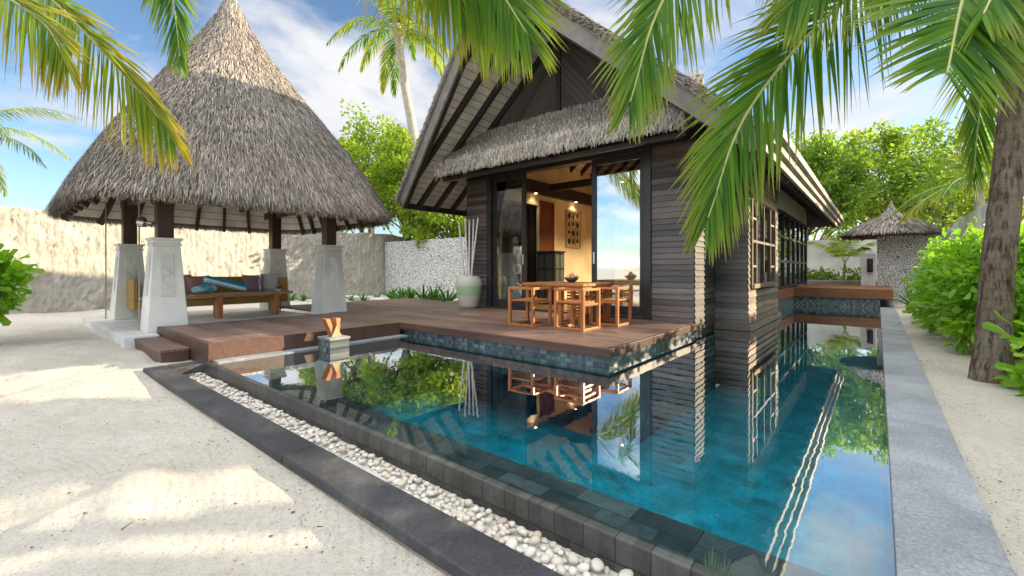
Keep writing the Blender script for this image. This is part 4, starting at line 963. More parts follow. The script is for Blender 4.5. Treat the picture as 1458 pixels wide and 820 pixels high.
# round white ornaments on a stand inside the left door leaf
t = thing('ornament_stand', 'slim stand with pale round ornaments inside the left glass door', 'ornament', (-6.65, 8.2, DZ))
MB().tube([(-6.65, 8.2, DZ), (-6.65, 8.2, 1.75)], .015, 8).lathe([(.14, DZ), (.14, DZ+.03)], -6.65, 8.2, 16).build('pole', M['dark_frame'], t)
for z in (.75, 1.2, 1.6):
    m = MB(); m.tube([(-6.65+.1*math.cos(a), 8.17, z+.1*math.sin(a)) for a in np.linspace(0, 2*PI, 17)], .03, 8, False); m.build('ring', M['white_panel'], t, smooth=True)

# ------------------------------------------------------------------ dining set
t = thing('dining_table', 'square teak dining table on the deck before the glass doors', 'table', (-3.95, 6.2, DZ))
tx0, tx1, ty0, ty1, th = -4.55, -3.38, 5.72, 6.72, .655
m = MB()
for k in range(6): m.box(tx0, tx1, ty0+(ty1-ty0)*k/6+.002, ty0+(ty1-ty0)*(k+1)/6-.002, DZ+th-.04, DZ+th)
m.build('tabletop', M['teak'], t, bevel=.004)
m = MB(); m.box(tx0+.04, tx1-.04, ty0+.04, ty0+.065, DZ+th-.1, DZ+th-.041).box(tx0+.04, tx1-.04, ty1-.065, ty1-.04, DZ+th-.1, DZ+th-.041).box(tx1-.065, tx1-.04, ty0+.065, ty1-.065, DZ+th-.1, DZ+th-.041).box(tx0+.04, tx0+.065, ty0+.065, ty1-.065, DZ+th-.1, DZ+th-.041); m.build('apron', M['teak'], t)
for x in (-4.09, ): pass
for (x, y) in ((tx0+.08, ty1-.08), (tx1-.08, ty1-.08), (-3.83, ty0+.07), (tx1-.07, ty0+.07)):
    MB().box(x-.035, x+.035, y-.035, y+.035, DZ, DZ+th-.042).build('leg', M['teak_z'], t, bevel=.004)
m = MB()
for k in range(11): m.box(-3.79, tx1-.11, ty0+.19, ty0+.215, DZ+.07+k*.047, DZ+.1+k*.047)
m.build('slatted_panel', M['teak'], t, bevel=.002)
def make_chair(label):
    t = thing('chair', label, 'chair', (0, 0, 0), 'cube framed teak chairs round the outdoor table')
    s, h, w = .225, .60, .045
    for sx in (-1, 1):
        for sy in (-1, 1): MB().box(sx*s-w/2, sx*s+w/2, sy*s-w/2, sy*s+w/2, 0, h-.036).build('leg', M['teak_z'], t, bevel=.003)
    m = MB(); m.box(-s-w/2, s+w/2, s-w/2, s+w/2, h-.035, h).box(-s-w/2, -s+w/2, -s-w/2, s-w/2-.001, h-.035, h).box(s-w/2, s+w/2, -s-w/2, s-w/2-.001, h-.035, h); m.build('arm_rail', M['teak'], t, bevel=.003)
    m = MB(); m.box(-s+w/2, s-w/2, s-w/2+.005, s+w/2-.005, .0, .035).box(-s-.015, -s+.015, -s+w/2, s-w/2, 0, .035).box(s-.015, s+.015, -s+w/2, s-w/2, 0, .035); m.build('floor_rail', M['teak'], t, bevel=.003)
    m = MB()
    for k in range(5): m.box(-s+w/2+.002, s-w/2-.002, -s-.02+k*.094, -s+.068+k*.094, .385, .41)
    m.box(-s-.014, -s+.014, -s+w/2, s-w/2, .35, .384).box(s-.014, s+.014, -s+w/2, s-w/2, .35, .384); m.build('seat', M['teak'], t, bevel=.002)
    return t
ch0 = make_chair('teak cube chair tucked under the near corner of the outdoor table')
ch0.location = (-3.40, 5.585, DZ+.001); ch0.rotation_euler.z = PI
for (x, y, rz, lb) in ((-4.21, 5.5, PI, 'teak cube chair standing apart on the pot side of the table'),
                       (-3.27, 6.38, -PI/2, 'teak cube chair beside the right glass door leaf'),
                       (-3.95, 6.98, 0, 'teak cube chair behind the table, mostly hidden by the tabletop')):
    c = copy_tree(ch0); c.location = (x, y, DZ+.001); c.rotation_euler.z = rz; c['label'] = lb
bz = DZ+th
m = MB(); m.lathe([(.05, bz+.001), (.06, bz+.012), (.1, bz+.04), (.13, bz+.085), (.123, bz+.085), (.09, bz+.045), (.02, bz+.025)], -3.95, 6.3, 24); o = m.build('fruit_bowl', M['bowl'], None, (-3.95, 6.3, bz), smooth=True); tag(o, 'dark round bowl of fruit on the outdoor table', 'bowl')
for i, (dx, dy, dz, r, mk, lb) in enumerate(((-.05, -.03, .085, .042, 'fruit_y', 'yellow fruit at the left of the bowl on the table'), (.05, -.04, .085, .044, 'fruit_p', 'pink fruit at the near side of the bowl on the table'), (.0, .05, .085, .043, 'fruit_p', 'pink fruit at the back of the bowl on the table'), (.0, .0, .135, .042, 'fruit_y', 'yellow fruit topping the heap in the bowl'), (.075, .03, .09, .035, 'fruit_p', 'small pink fruit at the right rim of the bowl'))):
    o = MB().blob((-3.95+dx, 6.3+dy, bz+dz), (r, r, r*.93), 16, 10).build('fruit', M[mk], None, (-3.95+dx, 6.3+dy, bz+dz), smooth=True); tag(o, lb, 'fruit', 'fruit in the bowl')

# ------------------------------------------------------------------ pot with bamboo
px, py = -7.12, 7.02
m = MB(); m.lathe([(.19, DZ+.001), (.215, DZ+.06), (.28, DZ+.36), (.3, DZ+.56), (.275, DZ+.66), (.245, DZ+.69), (.25, DZ+.72), (.225, DZ+.72), (.22, DZ+.62), (.05, DZ+.6)], px, py, 36)
o = m.build('ceramic_pot', M['pot'], None, (px, py, DZ), smooth=True); tag(o, 'tall cream ceramic pot with a green band beside the dark wall', 'pot')
for i, (dx, dy, tx, ty, h, lb) in enumerate(((-.1, -.04, -.2, -.12, 1.95, 'pale bamboo pole leaning furthest left in the ceramic pot'), (-.06, .05, -.13, .0, 2.05, 'pale bamboo pole second from the left in the ceramic pot'), (.02, -.02, .02, .0, 2.0, 'upright pale bamboo pole in the middle of the ceramic pot'), (.07, .02, .1, .05, 2.0, 'pale bamboo pole second from the right in the ceramic pot'), (.1, -.05, .26, .03, 2.02, 'pale bamboo pole leaning furthest right in the ceramic pot'))):
    pts = []; rr = []; n = 13
    for k in range(n*3+1):
        f = k/(n*3); pts.append((px+dx+(tx-dx)*f, py+dy+(ty-dy)*f, DZ+.61+(h-.61)*f)); rr.append(.021*(1.14 if k % 3 == 0 else 1)*(1-.15*f))
    o = MB().tube(pts, rr, 8).build('bamboo_pole', M['bamboo'], None, (px+dx, py+dy, DZ+.61), smooth=True); tag(o, lb, 'bamboo pole', 'bamboo poles in the ceramic pot')

# ------------------------------------------------------------------ boundary walls
def ridged(name, x, ya, yb, z0, z1, mat):
    """rough wall facing +X, hand-trowelled vertical ridges"""
    ny = int((yb-ya)/.045); nz = 44; ys = np.linspace(ya, yb, ny); zs = np.linspace(0, 1, nz); Yg, Zg = np.meshgrid(ys, zs, indexing='ij')
    r = np.random.default_rng(3); ph = np.cumsum(r.uniform(.5, 1.6, ny))
    amp = .5+.5*np.sin(ys*1.1+2*np.sin(ys*.37))
    lowf = r.normal(0, 1, (ny//6+2, 9)); iy = np.linspace(0, ny//6, ny); iz = np.linspace(0, 7, nz); a0 = iy.astype(int); b0 = iz.astype(int); fa = (iy-a0)[:, None]; fb = (iz-b0)[None, :]
    lf = (lowf[a0][:, b0]*(1-fa)+lowf[a0+1][:, b0]*fa)*(1-fb) + (lowf[a0][:, b0+1]*(1-fa)+lowf[a0+1][:, b0+1]*fa)*fb
    d = .016*amp[:, None]*(np.sin(ph[:, None]*1.7+lf*1.3)*(.6+.4*np.sin(Zg*9+ph[:, None]*.5))) + .03*lf + r.normal(0, .015, Yg.shape)
    top = z1 + .03*np.sin(ys*1.9) + .02*np.sin(ys*5.1)
    V = np.stack([np.full_like(Yg, x) + d, Yg, z0 + (top[:, None]-z0)*Zg], -1).reshape(-1, 3)
    i, j = np.meshgrid(np.arange(ny-1), np.arange(nz-1), indexing='ij'); a = (i*nz+j).ravel()
    Fq = np.stack([a, a+nz, a+nz+1, a+1], 1); n0 = len(V)
    back = np.stack([np.full(ny, x-.3), ys, top], 1); V = np.concatenate([V, back, np.stack([np.full(ny, x-.3), ys, np.full(ny, z0)], 1)])
    k = np.arange(ny-1); t1 = np.stack([k*nz+nz-1, (k+1)*nz+nz-1, n0+k+1, n0+k], 1); t2 = np.stack([n0+k, n0+k+1, n0+ny+k+1, n0+ny+k], 1)
    return np_mesh(name, V, np.concatenate([Fq, t1, t2]), mat, None, (x, (ya+yb)/2, z0), smooth=True)
o = ridged('garden_wall', -16.5, -9, 17.5, 0.0, 2.7, M['wall_rough']); tag(o, 'tall rough sandy plaster wall with vertical ridges behind the pavilion', 'wall', kind='thing')
o = MB().box(-16.40, -7.6, 11.1, 11.4, 0, 2.36).build('pebble_wall', M['pebble_wall'], None, (-11, 11.25, 0)); tag(o, 'white pebble faced wall between the pavilion and the villa', 'wall', kind='thing')
o = MB().box(-9, 3.0, 24.0, 24.3, 0, 2.5).build('rendered_wall', M['wall_smooth'], None, (-3, 24.1, 0), bevel=.02); tag(o, 'plain grey rendered wall beyond the far timber platform', 'wall', kind='thing')
o = MB().box(2.0, 2.25, 13.9, 23.98, 0, 2.78).build('side_wall', M['wall_smooth'], None, (2.1, 18, 0), bevel=.02); tag(o, 'pale sloping topped garden wall above the hedge on the right', 'wall', kind='thing')
o = MB().box(-15.5, -11.1, 8.6, 9.0, 0, .2).build('bed_edging', M['white_floor'], None, (-13, 8.8, 0), bevel=.02); tag(o, 'low white edging along the planting bed by the pebble wall', 'edging', kind='structure')
# pillar with wall lantern
o = MB().box(-.45, -.05, 19.2, 19.5, .3, 1.72).build('lamp_pier', M['wall_smooth'], None, (-.25, 19.3, .3), bevel=.02); tag(o, 'short plain rendered pier beside the pebble hut', 'pier', kind='thing')
t = thing('wall_lantern', 'small black wall lantern on the rendered pier by the hut', 'lantern', (-.2, 19.15, 1.2))
MB().box(-.28, -.12, 19.17, 19.198, 1.1, 1.55).build('backplate', M['black'], t); m = MB(); m.lathe([(.05, 1.15), (.06, 1.2), (.06, 1.4), (.02, 1.5)], -.2, 19.08, 10); m.build('shade', M['black'], t)
# hut
hx, hy = .35, 20.0
t = thing('round_hut', 'small hut with white pebble wall and pointed grey thatched roof', 'hut', (hx, hy, .05))
MB().box(-.02, 1.75, 19.3, 20.9, .05, 2.4).build('pebble_wall', M['hut_pebble'], t)
V = []; Fq = []; pr = [(1.38, 2.3), (1.42, 2.37), (1.05, 2.63), (.66, 2.84), (.32, 3.0), (.14, 3.14), (.07, 3.28), (.03, 3.42)]
m = MB(); m.lathe(pr, hx, hy, 40); hr = m.build('roof', M['thatch_base'], t, smooth=True)
P = []; D = []; Nn = []
for _ in range(9000):
    f = random.random()*(len(pr)-2)+1; i = int(f); g = f-i; i2 = min(i+1, len(pr)-1); r = pr[i][0]+(pr[i2][0]-pr[i][0])*g; z = pr[i][1]+(pr[i2][1]-pr[i][1])*g
    if random.random() > r/1.5+.05: continue
    a = random.random()*2*PI; dr, dz = pr[i][0]-pr[i2][0], pr[i][1]-pr[i2][1]; l = math.hypot(dr, dz) or 1; dr /= l; dz /= l
    P.append((hx+r*math.cos(a), hy+r*math.sin(a), z+.01)); D.append((dr*math.cos(a), dr*math.sin(a), dz)); Nn.append((-dz*math.cos(a), -dz*math.sin(a), dr))
strands(np.array(P), np.array(D), np.array(Nn), .3, .022, .03, .12, 'thatch_layer', M['thatch'], hr)
MB().tube([(hx, hy, 3.38), (hx-.03, hy, 3.62)], [.02, .008], 6).build('finial', M['bark'], hr)
m = MB(); 
for a in np.linspace(0, 2*PI, 14, endpoint=False): m.bar((hx+1.3*math.cos(a), hy+1.3*math.sin(a), 2.28), (hx+.1*math.cos(a), hy+.1*math.sin(a), 2.85), .05, .07)
m.build('rafter', M['dark_timber'], t)

# ------------------------------------------------------------------ plants
def leaf_arrays(P, Dr, size, rng, shape='diamond', up=.4):
    """P (n,3) leaf bases, Dr (n,3) outward directions -> V,F"""
    n = len(P); D = Dr + rng.normal(0, .55, (n, 3)); D[:, 2] -= .1; D /= np.linalg.norm(D, axis=1, keepdims=True)
    Nn = rng.normal(0, .6, (n, 3)) + np.array([0, 0, 1.0])*up; S = np.cross(D, Nn); S /= np.linalg.norm(S, axis=1, keepdims=True) + 1e-9
    U = np.cross(S, D); s = (size*rng.uniform(.6, 1.3, n))[:, None]
    if shape == 'diamond':
        V = np.stack([P, P + D*s*.5 + S*s*.3 + U*s*.06, P + D*s, P + D*s*.5 - S*s*.3 + U*s*.06], 1).reshape(-1, 3)
        i = np.arange(n)[:, None]*4; return V, i + np.array([[0, 1, 2, 3]])
    # obovate, two quads folded along the midrib, rounded tip
    V = np.stack([P, P + D*s*.55 + U*s*.03, P + D*s*1.0 - U*s*.04, P + D*s*.45 + S*s*.17 + U*s*.08, P + D*s*.88 + S*s*.2 + U*s*.05, P + D*s*.45 - S*s*.17 + U*s*.08, P + D*s*.88 - S*s*.2 + U*s*.05], 1).reshape(-1, 3)
    i = np.arange(n)[:, None]*7
    return V, np.concatenate([i + np.array([[0, 3, 4, 1]]), i + np.array([[1, 4, 2, 2]]), i + np.array([[0, 1, 6, 5]]), i + np.array([[1, 2, 2, 6]])], 0)
def tri_fix(Fc):
    return [tuple(dict.fromkeys(map(int, f))) for f in Fc]
def crown_cloud(c, r, ncl, per, size, seed, csize=.55, flat=.8, shape='diamond', low=-.6):
    rng = np.random.default_rng(seed); c = np.array(c); r = np.array(r); P = []; D = []; cl = []
    while len(cl) < ncl:
        v = rng.normal(0, 1, 3); v /= np.linalg.norm(v)
        if v[2] < low: continue
        cl.append(c + v*r*rng.uniform(.5, 1.05))
    for q in cl:
        k = int(per*rng.uniform(.5, 1.4)); s = csize*rng.uniform(.6, 1.3); g = rng.normal(0, 1, (k, 3)); g /= np.linalg.norm(g, axis=1, keepdims=True); g *= (rng.uniform(0, 1, (k, 1))**.45)
        P.append(q + g*s*np.array([1, 1, flat])); D.append(g + (q-c)/np.linalg.norm(r)*.6)
    V, Fc = leaf_arrays(np.concatenate(P), np.concatenate(D), size, rng, shape); return V, Fc, cl
def tree(label, base, top_z, r, seed, leaf='leaf_tree', ncl=70, per=230, size=.16, group='broadleaf trees behind the walls', ctr=None):
    t = thing('broadleaf_tree', label, 'tree', base, group); b = Vector(base); rv = Vector(r)
    c = Vector(ctr) if ctr else Vector((b.x, b.y, top_z - rv.z))
    V, Fc, cl = crown_cloud(c, r, int(ncl*1.35), int(per*.52), size, seed, csize=.15*max(r)+.15)
    np_mesh('crown', V, Fc, M[leaf], t)
    rnd = random.Random(seed); m = MB(); h = c.z - b.z
    tp = [b + (c-b)*f + Vector((rnd.uniform(-.12, .12), rnd.uniform(-.12, .12), 0))*(f > 0) for f in (0, .3, .6, .85)]
    m.tube(tp, [.17, .14, .11, .07], 9)
    for q in cl[::3]:
        q = Vector(q); s = tp[rnd.choice((1, 2, 2, 3))]; mid = (s+q)/2 + Vector((rnd.uniform(-.2, .2), rnd.uniform(-.2, .2), rnd.uniform(-.1, .25))); m.tube([s, mid, q], [.05, .03, .012], 5, False)
    m.build('trunk', M['bark'], t, smooth=True); return t
def gp(u, d, z=0.0):
    p = at(u, 383, d); return (p.x, p.y, z)
tree('bright green leafy tree rising highest beside the pavilion roof', gp(527, 21), 8.6, (2.2, 2.2, 2.9), 21, 'leaf_tree', 75, 260, .2)
tree('bright green tree low behind the pebble wall near the tall palm trunk', gp(585, 19.5), 7.0, (1.9, 1.9, 2.4), 22, 'leaf_tree', 70, 250, .19)
tree('green tree under the left eave of the villa, behind the pebble wall', gp(645, 18.5), 5.6, (1.9, 1.9, 2.2), 23, 'leaf_tree', 60, 250, .18)
tree('green tree peeping low over the wall beside the pavilion eave', gp(478, 23), 6.2, (1.8, 1.8, 2.0), 29, 'leaf_tree', 40, 230, .2)
tree('broad dense tree behind the far wall next to the villa eave', gp(1150, 21), 7.6, (2.6, 2.0, 3.0), 24, 'leaf_dark', 85, 230, .2)
tree('broad tree with yellow green leaves rising above the pebble hut', gp(1250, 22), 8.3, (2.7, 2.0, 3.4), 25, 'leaf_tree', 80, 220, .2)
tree('dark leafy tree behind the side wall right of the hut', gp(1345, 19), 7.4, (2.3, 2.2, 3.0), 26, 'leaf_dark', 70, 220, .19)
tree('dense tree close behind the villa eave, left of the far trees', gp(1075, 22), 7.2, (2.2, 2.0, 2.6), 27, 'leaf_dark', 55, 220, .2)

tree('leafy tree at the right edge behind the leaning palm trunk', gp(1440, 14), 5.8, (1.5, 1.5, 2.0), 28, 'leaf_tree', 40, 190, .15)
tree('dense rounded tree added unseen past the right edge to shade the sand', (4.7, 11.1, 0), 5.5, (.5, .6, 1.3), 43, 'leaf_tree', 30, 520, .17)  # this tree and the next ones are added, unseen, to stripe the sand with shade
tree('low dense tree added unseen over the side wall to shade the sand', (4.7, 7.45, 0), 4.6, (.5, .6, 1.4), 44, 'leaf_tree', 36, 460, .17)
tree('dense tree added beside the viewer as shade, unseen outside the right edge', (4.7, 5.5, 0), 4.6, (.9, 1.0, 1.5), 45, 'leaf_tree', 44, 420, .17)

def bush(label, c, r, seed, n=90, per=26, size=.15, mat='leaf_bush', name='shrub', group='glossy shrubs by the palm'):
    t = thing(name, label, 'shrub', (c[0], c[1], .06), group)
    V, Fc, cl = crown_cloud((c[0], c[1], c[2]), r, n, per, size, seed, csize=.2, flat=.9, shape='obovate', low=-.85)
    me = bpy.data.meshes.new('foliage'); me.from_pydata([tuple(v) for v in V], [], tri_fix(Fc)); me.update(); link_mesh('foliage', me, M[mat], t)
    m = MB(); rnd = random.Random(seed)
    for q in cl[::4]: m.tube([(c[0]+rnd.uniform(-.15, .15), c[1]+rnd.uniform(-.15, .15), .05), ((c[0]+q[0])/2, (c[1]+q[1])/2, q[2]*.6), tuple(q)], [.02, .015, .007], 5, False)
    m.build('stem', M['bark'], t); return t
bush('bright green shrub nearest the palm trunk, beside the sand path', (1.28, 8.5, .85), (.62, .75, .85), 31, 130, 40, .135)
bush('bright green shrub second along the hedge from the palm trunk', (1.2, 9.9, .85), (.68, .8, .9), 32, 130, 38, .135)
bush('bright green shrub in the middle of the hedge beside the pool kerb', (1.2, 11.4, .8), (.64, .9, .9), 33, 120, 36, .135)
bush('darker green shrub at the far end of the hedge by the hut', (1.3, 13.2, .8), (.62, 1.0, .88), 34, 110, 34, .135)
bush('small green shrub at the foot of the palm at the picture edge', (1.28, 5.75, .3), (.32, .45, .42), 35, 40, 16, .16)
bush('broad leaved green shrub at the right edge behind the palm trunk', (1.95, 7.4, .75), (.55, .6, .9), 36, 90, 34, .14)
for y, sd, l in ((6.6, 46, 'unseen green shrub added as shade outside the right edge, next to the palm'), (5.2, 47, 'unseen green shrub added as shade outside the right edge, second from the palm'), (3.8, 48, 'unseen green shrub added as shade outside the right edge, furthest from the palm')):  # unseen shrubs added to cut off the sunlit streaks on the sand
    bush(l, (2.45, y, .72), (.4, .7, .72), sd, 80, 30, .17)
bush('green shrub on the sand at the left edge of the view', at(-32, 400, 6.4), (.35, .35, .55), 37, 50, 18, .2)

def strap(label, x, y, z, n, ln, w, seed, name='lily_plant', group='strap leaved plants along the walls', mat='leaf_lily', tilt=(.5, 1.35), droop=.9):
    V, Fq = blades(n, (x, y, z), ln, w, tilt, seed, droop, 5)
    o = np_mesh(name, V, Fq, M[mat], None, (x, y, z)); tag(o, label, 'plant', group); return o
lab = ['the ceramic pot', 'the second from the pot', 'the third from the pot', 'the fourth from the pot', 'the fifth from the pot', 'the last in the row']
for i, (u, d) in enumerate(((637, 12.4), (618, 12.9), (603, 13.4), (585, 13.6), (572, 14.2), (558, 14.6))):
    p = gp(u, d, .18)
    l = ('large strap leaved lily clump right beside the ceramic pot', 'lily clump second from the ceramic pot by the pebble wall', 'lily clump third from the ceramic pot by the pebble wall', 'lily clump fourth from the ceramic pot by the pebble wall', 'lily clump fifth from the ceramic pot by the pebble wall', 'smallest lily clump furthest from the ceramic pot by the pebble wall')[i]
    strap(l, p[0], p[1], .15, 34, .72-.04*i, .07, 40+i)
for i, (u, l) in enumerate(((415, 'little green plant at the wall foot right of the daybed'), (432, 'little green plant at the wall foot left of the front pillar'), (500, 'little green plant at the wall foot just right of the pillar'), (517, 'second little green plant right of the pillar at the wall foot'), (536, 'third little green plant right of the pillar at the wall foot'))):
    p = gp(u, 15.5, .05); strap(l, p[0], p[1], .05, 16, .36, .06, 60+i)
p = gp(172, 9.6, .05); strap('small leafy plant beside the back left pillar of the pavilion', p[0], p[1], .08, 16, .4, .07, 70)
strap('strap leaved plant at the end of the timber platform by the hut', .75, 16.6, .1, 26, .7, .06, 71)
for i, (x, y, l) in enumerate(((-2.3, 22.4, 'low green bush in the far bed beside the villa window'), (-1.75, 22.6, 'feathery green bush in the middle of the far bed'), (-.75, 22.3, 'low green bush under the young palm in the far bed'))):
    bush(l, (x, y, .75), (.5, .4, .35), 80+i, 26, 18, .16, 'leaf_dark', 'bed_shrub', 'low bushes in the far planting bed')
o = MB().box(-3.2, 1.4, 21.52, 21.75, .1, .75).build('planter_kerb', M['wall_smooth'], None, (-1, 21.6, .1), bevel=.02); tag(o, kind='structure')

# ------------------------------------------------------------------ palms
def bez(pts, n):
    pts = [Vector(p) for p in pts]; P = [pts[0]*2-pts[1]] + pts + [pts[-1]*2-pts[-2]]; out = []; k = len(pts)-1
    for i in range(n+1):
        f = i/n*k; j = min(int(f), k-1); t = f-j; a, b, c, d = P[j:j+4]
        out.append(.5*((2*b) + (c-a)*t + (2*a-5*b+4*c-d)*t*t + (3*b-a-3*c+d)*t*t*t))
    return out
def frond(parent, pts, seed, lm=.8, nl=80, w=.04, droop=1.2, mat='frond', start=.16, segs=5, rr=.022, spread=1.15, side=None, tipang=.35, lift=.2, hang=.55):
    rnd = random.Random(seed); rng = np.random.default_rng(seed)
    n = 40; C = bez(pts, n); hor = (C[-1]-C[0]); hor.z = 0
    if hor.length < .2: hor = C[1]-C[0]; hor.z = 0
    S = hor.normalized().cross(Vector((0, 0, 1))).normalized()
    if side is not None: S = Vector(side).normalized()
    V = []; Fq = []; U = []; MI = []
    m = MB(); m.tube(C, [rr*(1-.85*(i/n)**1.1)+.003 for i in range(n+1)], 7)
    V = [tuple(v) for v in m.v]; Fq = list(m.f); U = [(0, 0)]*len(V); MI = [1]*len(Fq)
    for sgn in (-1, 1):
        for k in range(nl):
            f = start + (1-start)*(k + rnd.uniform(-.25, .25))/(nl-1); f = min(max(f, start), 1.0)
            x = f*n; j = min(int(x), n-1); p = C[j].lerp(C[j+1], x-j); T = (C[j+1]-C[j]).normalized()
            Sd = (S - T*S.dot(T)).normalized()*sgn; up = T.cross(Sd)*sgn
            if up.z < 0 and abs(T.z) < .9: up = -up
            g = (f-start)/(1-start)
            ang = spread*(1-g) + tipang*g + rnd.uniform(-.13, .13)
            d = (Sd*math.sin(ang) + T*math.cos(ang) + up*(lift*(1-g*.7)+rnd.uniform(-.06, .06))).normalized()
            d = (d + Vector((0, 0, -hang*rnd.uniform(.8, 1.2)))).normalized()
            ln = lm*(max(.05, math.sin(PI*(.22+.70*g)))**.75)*rnd.uniform(.88, 1.08); wd = w*rnd.uniform(.8, 1.15)*(.75+.25*math.sin(PI*(.2+.7*g)))
            if rnd.random() < .06: ln *= rnd.uniform(.3, .75)
            if rnd.random() < .05: continue
            wv = d.cross(up).normalized(); dr = droop*rnd.uniform(.75, 1.3); b = len(V); tw = rnd.uniform(-.55, .55)
            wv = (wv*math.cos(tw) + up*math.sin(tw)).normalized()
            for q in range(segs+1):
                h = q/segs; ww = wd*(min(1, .45+h*3.0) if h < .35 else (1-((h-.35)/.65)**1.6)) + .0015
                V += [tuple(p - wv*ww/2), tuple(p + wv*ww/2)]; U += [(0, h), (1, h)]
                p = p + d*(ln/segs); d = (d + Vector((0, 0, -1))*(dr/segs)*(.35+h*1.1)).normalized()
                wv = (wv - d*wv.dot(d)).normalized()
            for q in range(segs): a = b+q*2; Fq.append((a, a+1, a+3, a+2)); MI.append(0)
    me = bpy.data.meshes.new('frond'); me.from_pydata(V, [], Fq); me.polygons.foreach_set('material_index', MI)
    l = me.uv_layers.new(name='UVMap'); Ua = np.array(U, dtype=np.float32); idx = np.empty(len(me.loops), dtype=np.int32); me.loops.foreach_get('vertex_index', idx); l.data.foreach_set('uv', Ua[idx].ravel()); me.update()
    return link_mesh('frond', me, [M[mat], M['rachis']], parent)
def sd_(r, u): return (CS*r, SN*r, u)
def arch(c, az, ln, el, sag, n=5):
    """arching frond from crown centre"""
    c = Vector(c); out = []; d = Vector((math.cos(az)*math.cos(el), math.sin(az)*math.cos(el), math.sin(el))); p = c.copy()
    for i in range(n+1):
        out.append(p.copy()); p = p + d*(ln/n); d = (d + Vector((0, 0, -sag/n))).normalized()
    return out
def trunk(parent, pts, r0, r1, mat, seg=14, rings=True, n=60):
    C = bez(pts, n); rr = []
    for i in range(n+1):
        f = i/n; r = r0+(r1-r0)*f + .4*r0*max(0, 1-f*8)**2
        if rings: r *= 1+.015*math.sin(i*2.1+math.sin(i*.7))+.012*math.sin(i*5.3)
        rr.append(r)
    return MB().tube(C, rr, seg).build('trunk', M[mat], parent, smooth=True)
def husk(parent, c, r):
    m = MB(); m.blob(c, (r, r, r*1.5), 12, 8, .08); m.build('crown_base', M['rachis'], parent, smooth=True)
# leaning palm on the right
bp = Vector((.85, 6.28, .02)); CR = at(1468, -95, 4.45)
t = thing('coconut_palm', 'leaning coconut palm with thick ringed trunk in the sand beside the kerb', 'palm', bp, 'coconut palms')
trunk(t, [bp, at(1419, 400, 4.33), at(1434, 260, 4.36), at(1447, 120, 4.4), at(1460, 0, 4.42), CR],   .13, .098, 'palm_trunk', 22, n=90); husk(t, CR, .15)
frond(t, [CR, at(1370, -130, 4.1), at(1194, 8, 3.75), at(1066, 157, 3.55), at(1008, 310, 3.5)], 1, 1.08, 165, .027, .45, 'frond', .16, hang=.32, side=sd_(.85, -.52), spread=.95, lift=.12)
frond(t, [CR, at(1300, -235, 3.9), at(1080, -165, 3.45), at(950, -10, 3.2), at(897, 145, 3.15)], 2, .92, 150, .026, .45, 'frond', .16, hang=.32, side=sd_(.92, -.39), spread=.95, lift=.12)
frond(t, [CR, at(1425, -105, 3.8), at(1378, -25, 3.2), at(1348, 105, 2.85)], 3, 1.0, 84, .042, .35, 'frond', .2, side=(CS, SN, 0), spread=1.25, tipang=.9, lift=.1, hang=.25)
frond(t, [CR, at(1430, -20, 5.0), at(1400, 110, 5.5), at(1385, 255, 5.6)], 4, .95, 110, .028, .4, 'frond', .2, side=(CS, SN, 0))
frond(t, [CR, at(1340, -170, 4.4), at(1180, -120, 4.6), at(1090, -60, 4.8)], 5, 1.0, 110, .026, .5, 'frond_b', .2, hang=.5, side=sd_(.4, -.9))
frond(t, [CR, at(1400, -170, 3.9), at(1290, -110, 3.5), at(1200, -55, 3.3), at(1120, 10, 3.25)], 10, .9, 120, .025, .5, 'frond', .2, hang=.4, side=sd_(.55, -.83))
frond(t, [CR, at(1480, -120, 3.9), at(1440, -60, 3.3), at(1400, 20, 2.9)], 110, .9, 90, .028, .5, 'frond', .2)
frond(t, arch(CR, .35, 3.4, .9, 2.0), 6, .8, 60, .04, 1.2); frond(t, arch(CR, 1.3, 3.4, .8, 2.0), 7, .8, 60, .04, 1.2); frond(t, arch(CR, -.5, 3.2, .6, 1.8), 8, .8, 60, .04, 1.2)
frond(t, arch(CR, 2.0, 3.3, 1.0, 1.9), 9, .8, 60, .04, 1.2)
# palm at the left edge
CA = Vector((-8.9, -.9, 5.6)); ba = Vector((-9.6, -1.3, .0))
t = thing('coconut_palm', 'coconut palm outside the left edge, long yellow tipped fronds over the pavilion roof', 'palm', ba, 'coconut palms')
trunk(t, [ba, (-9.5, -1.25, 2), (-9.2, -1.1, 4), CA], .17, .11, 'palm_trunk', 16); husk(t, CA, .15)
frond(t, [CA, at(-70, -130, 4.9), at(70, -5, 4.5), at(185, 115, 4.3), at(246, 195, 4.25)], 11, .98, 160, .025, .5, 'frond_y', .16, hang=.5, side=sd_(.77, .64), spread=.95)
frond(t, [CA, at(80, -190, 5.0), at(190, -110, 5.0), at(240, -25, 5.0), at(258, 90, 5.0)], 12, .7, 90, .028, .5, 'frond', .3, hang=.35, side=sd_(1, .1))
frond(t, [CA, at(-120, -100, 4.6), at(-30, -30, 4.2), at(60, 30, 4.0), at(95, 90, 3.95)], 13, .85, 110, .026, .5, 'frond_y', .2, hang=.6, side=sd_(.8, .6))
for i, az in enumerate((2.4, 3.2, 4.0, 4.9)): frond(t, arch(CA, az, 3.2, .7, 1.9), 14+i, .75, 46, .04, 1.2)
